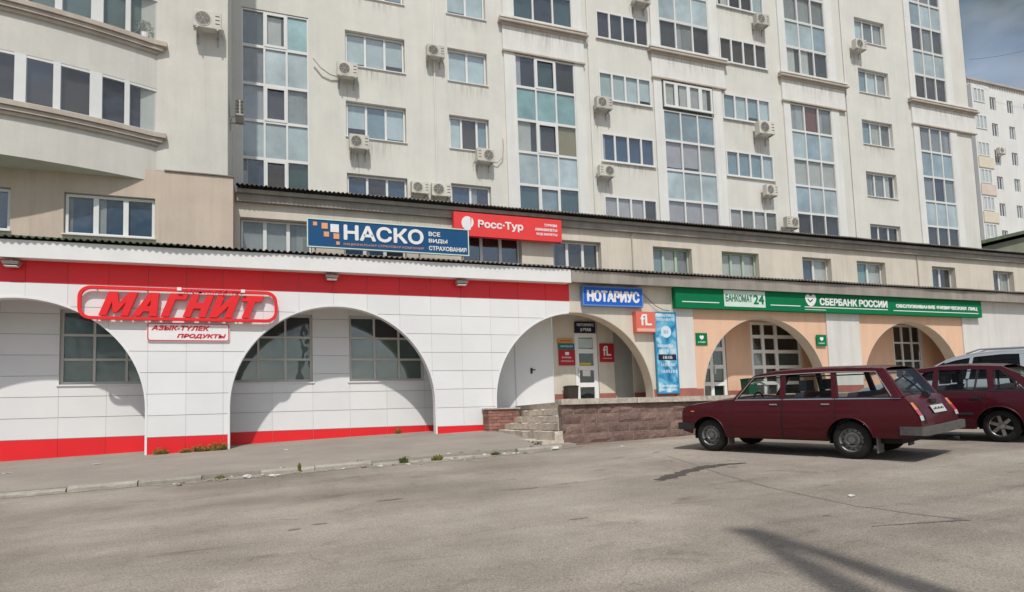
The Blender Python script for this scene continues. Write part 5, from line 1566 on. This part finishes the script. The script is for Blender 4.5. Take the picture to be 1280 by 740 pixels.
CAR1 = dict(paint=M['maroon'], glass=M['cglass'], ends=(-0.985, 2.99), wheel_r=.285, wb=2.424, arch_r=.335, half=.80, belt=.915, crease=.80, cowl=1.9,
            up=[(-.985, .47), (-.96, .64), (-.84, .83), (-.77, .905), (-.70, .915), (1.90, .915), (2.3, .88), (2.85, .80), (2.95, .765), (2.99, .70)],
            sill=[(-.985, .40), (-.75, .33), (-.35, .33), (.35, .28), (2.0, .26), (2.75, .30), (2.99, .36)],
            plan=[(-.985, .95), (-.85, .975), (-.2, 1.0), (2.0, 1.0), (2.7, .985), (2.95, .96), (2.99, .94)],
            doors=[(1.96, 1.045), (1.03, .20)], handle=(.13, .815), handle_mat=M['chrome'], mouldings=[(.36, 2.06, .455, .012, .008, M['maroon']), (-.9, -.36, .455, .012, .008, M['maroon'])], belt_mat=M['chrome'],
            roof_z=1.38, roof_b=.60, belt_b=.755, gh_front=(1.93, 1.60), gh_rear=(-.72, -.44), rw=(.93, 1.315),
            roof=[(-.5, 1.355), (-.2, 1.385), (.6, 1.40), (1.3, 1.38), (1.6, 1.33)],
            pillars=[(1.86, 1.93, 1.56, 1.62), (1.00, 1.085, 1.03, 1.10), (.15, .235, .235, .30), (-.72, -.58, -.46, -.34)],
            windows=[(1.085, 1.86, 1.10, 1.56), (.235, 1.00, .30, 1.03), (-.58, .15, -.34, .235)], seat=1.05, rim='steel')
car1, body1, sb1 = make_car('station_wagon', 'maroon old boxy station wagon parked nose to the porch', CAR1)
def car1_details(t_, body):
    # bumpers: grey bar with wrapped ends
    def bump(nm, xa, sgn, mt):
        mb = MB()
        o = [(xa - sgn * .34, .80), (xa - sgn * .05, .825), (xa + sgn * .015, .78), (xa + sgn * .03, 0), (xa + sgn * .015, -.78), (xa - sgn * .05, -.825), (xa - sgn * .34, -.80)]
        i_ = [(x - sgn * (.0 if k in (0, 6) else .07), y * (.95 if k not in (0, 6) else .97)) for k, (x, y) in enumerate(o)]
        for k in range(6):
            a, b_, c, d = o[k], o[k + 1], i_[k + 1], i_[k]
            mb.hexa([(a[0], a[1], .385), (b_[0], b_[1], .385), (c[0], c[1], .385), (d[0], d[1], .385), (a[0], a[1], .505), (b_[0], b_[1], .505), (c[0], c[1], .505), (d[0], d[1], .505)])
        mb.build(nm, mt, t_)
    bump('rear_bumper', -1.045, -1, M['bumper'])
    bump('front_bumper', 3.05, 1, M['trim'])
    # tail lamps on the sloped tail
    for sd in (1, -1):
        def pt(y, z, o=0.012):
            a = ip([(.47, -.985), (.64, -.96), (.83, -.84), (.905, -.77)], z)
            return (a - o, sd * y, z)
        lamp = MB().add([pt(.64, .84), pt(.76, .84), pt(.775, .74), pt(.65, .74), pt(.76, .84, -.05), pt(.775, .74, -.05)], [(0, 1, 2, 3)]).build('tail_lamp', M['lora'], t_)
        MB().add([pt(.65, .738), pt(.775, .738), pt(.78, .66), pt(.655, .66)], [(0, 1, 2, 3)]).build('lamp_red', M['lred'], lamp)
        MB().add([pt(.655, .658), pt(.78, .658), pt(.78, .59), pt(.66, .59)], [(0, 1, 2, 3)]).build('lamp_clear', M['lwht'], lamp)
        MB().add([(-.77, sd * .762, .84), (-.90, sd * .79, .72), (-.93, sd * .79, .60), (-.80, sd * .795, .60), (-.75, sd * .775, .82)], [(0, 1, 2, 3, 4)]).build('lamp_side', M['lora'], lamp) if False else None
        # mudflaps
        MB().box(-.37, -.345, sd * .60 - .1, sd * .60 + .1, .10, .34).build('mudflap', M['mudflap'], t_)
        MB().box(2.07, 2.09, sd * .62 - .09, sd * .62 + .09, .13, .34).build('mudflap', M['mudflap'], t_)
        # head lamp and indicator
        pc('head_lamp', t_, M['lwht'], 2.985, 3.0, sd * .56 - .14, sd * .56 + .14, .56, .70)
        pc('side_indicator', t_, M['lora'], 2.70, 2.76, sd * .795 - .012, sd * .795 + .012, .705, .725)
    pl = MB().add([(-.925, .26, .775), (-.925, -.26, .775), (-.985, -.26, .67), (-.985, .26, .67)], [(0, 1, 2, 3)]).build('number_plate', M['plate'], t_)
    mb = MB()
    for k in range(7):
        y = .20 - k * .062
        mb.box(-.962, -.958, y - .018, y + .012, .70, .748) if k % 2 else mb.box(-.963, -.9585, y - .012, y + .012, .70, .735)
    tag(mb.build('plate_marks', M['trim'], pl), kind='stuff')
    MB().box(-.90, -.84, -.10, .10, .80, .86).build('tailgate_handle', M['trim'], t_)
    MB().tube([(-.80, .05, .95), (-.70, .20, 1.10), (-.62, .34, 1.22)], .012, 6).build('rear_wiper', M['trim'], t_)
    MB().lathe([(.05, -.05), (.05, .05), (0, .05)], (-.82, .05, .93), 10).build('wiper_motor', M['trim'], t_)
    MB().box(2.96, 2.998, -.55, .55, .55, .71).build('grille', M['trim'], t_)
    MB().tube([(-.9, -.45, .26), (-1.06, -.45, .25)], .025, 8).build('exhaust', M['trim'], t_)
    # white tube stands for the pale reflection in the front side window
    MB().tube([(1.80, .45, 1.16), (1.55, .50, 1.20), (1.40, .50, 1.12), (1.42, .5, 1.0)], .018, 6).build('reflection_tube', P['white'], t_)
car1_details(car1, body1)
for sd in (1, -1):
    MB().tube([(1.95, sd * .748, .918), (2.3, sd * .745, .886), (2.85, sd * .73, .808), (2.95, sd * .72, .772)], .005, 5).build('bonnet_seam', M['black'], body1)
    MB().tube([(-.72, sd * .66, .925), (-.80, sd * .63, .885), (-.86, sd * .625, .81), (-.972, sd * .62, .645), (-.99, sd * .60, .54)], .006, 5).build('tailgate_seam', M['black'], body1)
    MB().tube([(1.86, sd * .752, .925), (1.57, sd * .632, 1.285), (1.1, sd * .628, 1.31), (.3, sd * .628, 1.32), (-.36, sd * .628, 1.30), (-.6, sd * .745, .935)], .008, 6).build('window_trim', M['chrome'], body1)
pc('door_lock', body1, M['chrome'], 0, 0.001, 0, .001, 0, .001) if False else None
CAR2 = dict(CAR1, paint=M['wine'], ends=(-0.80, 3.28), wb=2.52, wheel_r=.283, arch_r=.335, half=.825, belt=.905, crease=.86,
            up=[(-.80, .55), (-.76, .80), (-.70, .905), (1.95, .905), (2.4, .87), (3.0, .76), (3.2, .68), (3.28, .58)],
            sill=[(-.80, .36), (-.4, .30), (.4, .22), (2.1, .22), (2.8, .26), (3.28, .32)],
            plan=[(-.80, .92), (-.55, .97), (0, 1.0), (2.0, 1.0), (2.8, .97), (3.2, .90), (3.28, .86)],
            doors=[(1.95, 1.02), (1.0, .20)], handle=(.12, .76), handle_mat=M['trim'], mouldings=[(.36, 2.15, .50, .05, .012, M['trim'])], belt_mat=M['trim'],
            roof_b=.60, belt_b=.765, gh_front=(2.0, 1.45), gh_rear=(-.72, -.02), rw=(.93, 1.29), roof=[(-.1, 1.335), (.4, 1.375), (.9, 1.38), (1.45, 1.32)],
            pillars=[(1.92, 2.0, 1.40, 1.46), (.93, 1.02, .93, 1.0), (.06, .14, .10, .19), (-.72, -.40, -.04, .02)],
            windows=[(1.02, 1.92, 1.0, 1.40), (.36, .93, .32, .93), (.14, .34, .19, .30), (-.36, .04, .04, .08)], seat=1.15, rim='alloy')
car2, body2, sb2 = make_car('hatchback', 'wine red hatchback with alloy wheels cut by the right edge', CAR2)
for sd in (1, -1): MB().box(-.82, -.74, sd * .66 - .1, sd * .66 + .1, .62, .84).build('tail_lamp', M['lred'], car2)
MB().box(-.90, -.70, -.80, .80, .36, .54).build('rear_bumper', M['trim'], car2)
CAR3 = dict(CAR1, paint=M['silver'], glass=M['cdark'], ends=(-0.95, 3.55), wb=2.75, wheel_r=.32, arch_r=.37, half=.88, belt=1.02, crease=.95, cowl=2.2,
            up=[(-.95, .70), (-.90, .98), (-.85, 1.02), (2.25, 1.02), (2.6, .99), (3.2, .86), (3.45, .72), (3.55, .60)],
            sill=[(-.95, .36), (-.4, .28), (.4, .24), (2.3, .24), (3.1, .26), (3.55, .30)],
            plan=[(-.95, .93), (-.6, .98), (0, 1.0), (2.3, 1.0), (3.1, .96), (3.45, .88), (3.55, .82)],
            doors=[(2.2, 1.15), (1.13, .25)], handle=(.14, .88), handle_mat=M['silver'], mouldings=[(.4, 2.35, .52, .05, .012, M['silver'])], belt_mat=M['trim'],
            roof_b=.64, belt_b=.82, gh_front=(2.3, 1.55), gh_rear=(-.85, -.55), rw=(1.04, 1.49), roof=[(-.6, 1.53), (-.2, 1.585), (.5, 1.605), (1.0, 1.575), (1.3, 1.53), (1.55, 1.46)],
            pillars=[(2.20, 2.30, 1.48, 1.56), (1.10, 1.16, 1.0, 1.06), (.12, .2, .14, .22), (-.85, -.74, -.57, -.46)],
            windows=[(1.16, 2.20, 1.06, 1.48), (.2, 1.10, .22, 1.0), (-.74, .12, -.46, .14)], seat=1.25, rim='alloy')
car3, body3, sb3 = make_car('silver_estate_car', 'silver estate car with dark windows and roof rails behind the hatchback', CAR3)
for sd in (1, -1):
    rl = MB().tube([(-.45, sd * .60, 1.58), (-.3, sd * .60, 1.635), (.9, sd * .60, 1.645), (1.15, sd * .60, 1.56)], .018, 8).build('roof_bar', M['metal'], car3)
def park(o, x_, y_, ang, s_=1.0):
    h = R(ang)
    f_ = Vector((math.cos(h), math.sin(h), 0.03 * math.cos(h) + 0.043 * math.sin(h))).normalized()
    nrm = Vector((-0.03, -0.043, 1)).normalized()
    l_ = nrm.cross(f_)
    o.matrix_world = Matrix(((f_.x * s_, l_.x * s_, nrm.x * s_, x_), (f_.y * s_, l_.y * s_, nrm.y * s_, y_), (f_.z * s_, l_.z * s_, nrm.z * s_, gz(x_, y_) + .004), (0, 0, 0, 1)))
park(car1, 9.20, 7.90, 109, 1.03)
park(car2, 12.63, 7.87, 109, 1.0)
park(car3, 16.0, 9.4, 117, 1.03)

# ------------------------------------------------------------------ power pole behind the viewer (its shadow and its wires' shadows fall into view)
H_ = 9.2
tip = Vector((4.06, 4.85, gz(4.06, 4.85)))
topp = tip + SUN * (H_ / SUN.z)
pole = thing('power_pole', 'concrete A-shaped power pole whose shadow falls across the asphalt', 'utility pole', (topp.x, topp.y, gz(topp.x, topp.y)))
bx0 = gz(topp.x, topp.y) - .3
for nm, dx in (('post', -.58), ('strut', .95)):
    mb = MB()
    q = topp; 
    a_ = Vector((topp.x + dx, topp.y - .1 * dx, bx0)); b_ = Vector((topp.x + (.05 if dx > 0 else -.05), topp.y, topp.z))
    def sq(p, w_): return [p + Vector(v) * w_ for v in ((-1, -1, 0), (1, -1, 0), (1, 1, 0), (-1, 1, 0))]
    mb.hexa(sq(a_, .33) + sq(b_, .05)); mb.build(nm, M['pole'], pole)
pc('crossarm', pole, M['metal'], topp.x - .05, topp.x + .05, topp.y - .55, topp.y + .55, topp.z - .7, topp.z - .64)
for k, (dy, dz) in enumerate(((-.5, -.55), (-.15, -.75), (.45, -.55))):
    MB().lathe([(0, -.06), (.04, -.05), (.045, .05), (0, .06)], (topp.x, topp.y + dy, topp.z + dz), 8).build('insulator', P['white'], pole)
    n = 14
    for sgn, nm in (((1, 'a'), (-1, 'b')) if k == 0 else ((1, 'a'),)):
        L_ = 38 * sgn
        MB().tube([(topp.x + L_ * i / n, topp.y + dy + .10 * L_ * i / n * (1 if sgn > 0 else .6), topp.z + dz - 1.1 * (1 - (2 * i / n - 1) ** 2)) for i in range(n + 1)], .013, 6).build('wire', M['dark'], pole)
# thin wire across the sky at the right
wr_ = MB().tube([(70 + 12 * i / 8, 44.5 - .4 * i, 36.2 + 2.4 * i / 8 * 1.4 - .6 * math.sin(math.pi * i / 8)) for i in range(9)], .014, 5).build('overhead_wire', M['dark'])
tag(wr_, 'thin overhead wire crossing the sky above the far block', 'wire')

# ------------------------------------------------------------------ plants and litter
M['leaf'] = mat('leaf_green', (.07, .10, .02), .7, var=.4, scale=9)
M['leafy'] = mat('leaf_yellowish', (.16, .15, .03), .7, var=.4, scale=9)
M['petal'] = mat('petal_orange', (.45, .10, .03), .6, var=.3, scale=9)
def plant(name, lab, x_, y_, z_, rad, h_, n, flowers=0, lm='leaf', grp=None):
    t_ = thing(name, lab, 'plant', (x_, y_, z_), grp)
    mb = MB(); fl = MB()
    for k in range(n):
        a = random.uniform(0, 6.28); r_ = rad * math.sqrt(random.random()); hh = h_ * random.uniform(.4, 1) * (1 - .5 * r_ / max(rad, .01))
        b0 = Vector((x_ + .6 * r_ * math.cos(a), y_ + .5 * r_ * math.sin(a), z_))
        tp = Vector((x_ + r_ * math.cos(a), y_ + .6 * r_ * math.sin(a), z_ + hh))
        d = (tp - b0); u = d.cross(Vector((random.uniform(-1, 1), random.uniform(-1, 1), .2))).normalized() * random.uniform(.012, .03)
        mid = b0 + d * .55
        mb.add([b0, mid + u, tp, mid - u], [(0, 1, 2, 3)])
        if k < flowers:
            c = tp + Vector((0, -.01, .01)); s_ = random.uniform(.015, .028)
            fl.add([c + Vector((s_ * math.cos(q), -.004, s_ * math.sin(q))) for q in [i * 1.047 for i in range(6)]], [tuple(range(6))])
    tag(mb.build('leaves', M[lm], t_), kind='stuff')
    if flowers: tag(fl.build('blossoms', M['petal'], t_), kind='stuff')
    return t_
def gp(x_, y_): return gz(x_, y_) + .07
plant('flower_clump', 'small low clump of leaves at the left end of the red plinth', -2.45, 18.36, gp(-2.45, 18.36), .22, .20, 90, 14, 'leafy')
for (xq, rr, hh, lab) in ((-1.88, .16, .12, 'tiny sprig of leaves in the middle of the red pier plinth'), (-1.50, .26, .22, 'orange flowering clump against the red pier plinth'), (-1.14, .24, .28, 'tallest orange flowering clump at the right corner of the pier')):
    plant('flower_clump', lab, xq, 18.34, gp(xq, 18.34), rr, hh, 130, 34, 'leafy', 'flower clumps at the pier')
plant('weed', 'dark dry weed in the kerb gap below the middle arch', 2.45, 12.42, gz(2.45, 12.42), .10, .20, 40, 0, 'leaf')
plant('weed', 'bright green weed growing from the kerb near the steps', 3.10, 12.40, gz(3.1, 12.4), .13, .17, 70, 0, 'leafy')
plant('weed', 'thin dry stalks standing at the kerb left of the weeds', 0.55, 12.42, gz(.55, 12.4), .04, .30, 6, 0, 'leafy')
for k, (xq, rr, hh, lab) in enumerate(((4.3, .12, .10, 'low ragged weed at the kerb between the green weed and the steps'), (-0.75, .10, .10, 'dry grass in the broken kerb gap'), )):
    plant('weed', lab, xq, 12.44, gz(xq, 12.44), rr, hh, 46, 0, 'leafy' if k % 2 else 'leaf')
for i in range(7): 
    yq = 13.1 + .42 * i
    if i in (0, 1, 4): plant('moss_tuft', ['green moss tuft at the near end of the lowest step', 'mossy tuft a little up the lowest step edge', '', '', 'moss tuft midway along the lowest step', '', ''][i], 5.53 + .085 * (yq - 13), yq, -.66, .16, .14, 60, 0, 'leaf', 'moss along the lowest step')
plant('weed', 'small plant at the foot of the back wall in the middle arch', 3.75, 19.78, gp(3.75, 19.78), .12, .22, 40, 4, 'leafy')
M['paper'] = mat('paper_white', (.62, .61, .58), .8, var=.1, scale=6)
M['rubble'] = mat('rubble', (.42, .38, .33), .95, var=.25, scale=7, rnd=.25)
def crumple(name, x_, y_, z_, sx, sy, sz, mt, lab, cat, grp):
    mb = MB()
    rows = []
    for i in range(5):
        th = math.pi * i / 4
        rows.append([(x_ + sx * math.sin(th) * math.cos(q) * random.uniform(.45, 1.2), y_ + sy * math.sin(th) * math.sin(q) * random.uniform(.45, 1.2), z_ + sz * (1 - math.cos(th)) * .5 * random.uniform(.75, 1.1)) for q in [k * math.pi / 4 for k in range(8)]])
        rows[-1].append(rows[-1][0])
    mb.grid(rows)
    o = mb.build(name, mt)
    # put the origin at its base
    o.data.transform(Matrix.Translation((-x_, -y_, -z_))); o.location = (x_, y_, z_)
    return tag(o, lab, cat, grp)
for (xq, yq, sx, sz, lab) in ((-0.29, 12.19, .09, .07, 'largest crumpled white scrap in front of the broken kerb'), (5.62, 12.45, .12, .07, 'crumpled white bag at the foot of the steps'), (6.0, 5.46, .045, .03, 'single white scrap on the open asphalt beside the wagon'),
                              (-4.92, 16.1, .12, .015, 'flat pale scrap on the pavement at the left edge'), (-3.48, 16.8, .13, .015, 'flat pale scrap on the pavement before the left arch'), (0.45, 16.6, .05, .03, 'small white scrap on the pavement before the middle arch'),
                              (0.12, 12.1, .10, .05, 'white scrap right of the broken kerb'), (6.9, 11.9, .05, .03, 'white scrap on the asphalt by the stone wall')):
    zq = pz(xq, yq) if yq > KY and xq < 5.4 else gz(xq, yq)
    crumple('paper_scrap', xq, yq, zq, sx, sx * .7, sz, M['paper'], lab, 'litter', 'paper litter')
mb = MB()
for k in range(90):
    xq = random.choice((random.uniform(-1.5, 0.3), random.uniform(0.2, 5.2), random.uniform(2.0, 5.4))); yq = random.uniform(12.2, 12.75) - (.25 if random.random() < .15 else 0)
    s_ = random.uniform(.012, .05) * (1.3 if random.random() < .15 else .9)
    zq = gz(xq, yq) + (.07 if yq > KY else 0)
    rows = []
    for i in range(4):
        th = math.pi * i / 3
        rows.append([(xq + 1.3 * s_ * math.sin(th) * math.cos(q) * random.uniform(.6, 1.1), yq + s_ * math.sin(th) * math.sin(q) * random.uniform(.6, 1.1), zq + s_ * (1 - math.cos(th)) * .42 * random.uniform(.75, 1.1)) for q in [kk * math.pi / 3 for kk in range(6)]])
        rows[-1].append(rows[-1][0])
    mb.grid(rows, 0 if random.random() < .75 else 1)
tag(mb.build('rubble', [M['rubble'], M['paper']]), 'small pale rubble and scraps scattered along the crumbling kerb', 'rubble', kind='stuff')

pp = thing('potted_plant', 'pale leafy pot plant behind the upper window of the curved bay', 'plant', (-3.55, 22.42, 12.3))
MB().lathe([(0, 0), (.09, 0), (.12, .2), (.10, .2)], (0, 0, 0), 12).build('pot', M['white'], pp)
for ch in pp.children: ch.matrix_parent_inverse = Matrix.Identity(4); ch.location = (0, 0, .02); ch.rotation_euler = (R(90), 0, 0)
mb = MB()
for k in range(60):
    a = random.uniform(0, 6.28); r_ = .26 * math.sqrt(random.random()); h0 = random.uniform(.25, .62)
    c0 = Vector((-3.55 + r_ * math.cos(a), 22.42 + .05 * math.sin(a), 12.3 + h0)); s_ = random.uniform(.04, .07)
    u = Vector((random.uniform(-1, 1), random.uniform(-.3, .3), random.uniform(-1, 1))).normalized() * s_; v = Vector((0, .3, 1)).cross(u).normalized() * s_ * .6
    mb.add([c0 - u, c0 + v, c0 + u, c0 - v], [(0, 1, 2, 3)])
tag(mb.build('leaves', mat('pale_leaf', (.55, .57, .52), .8), pp), kind='stuff')
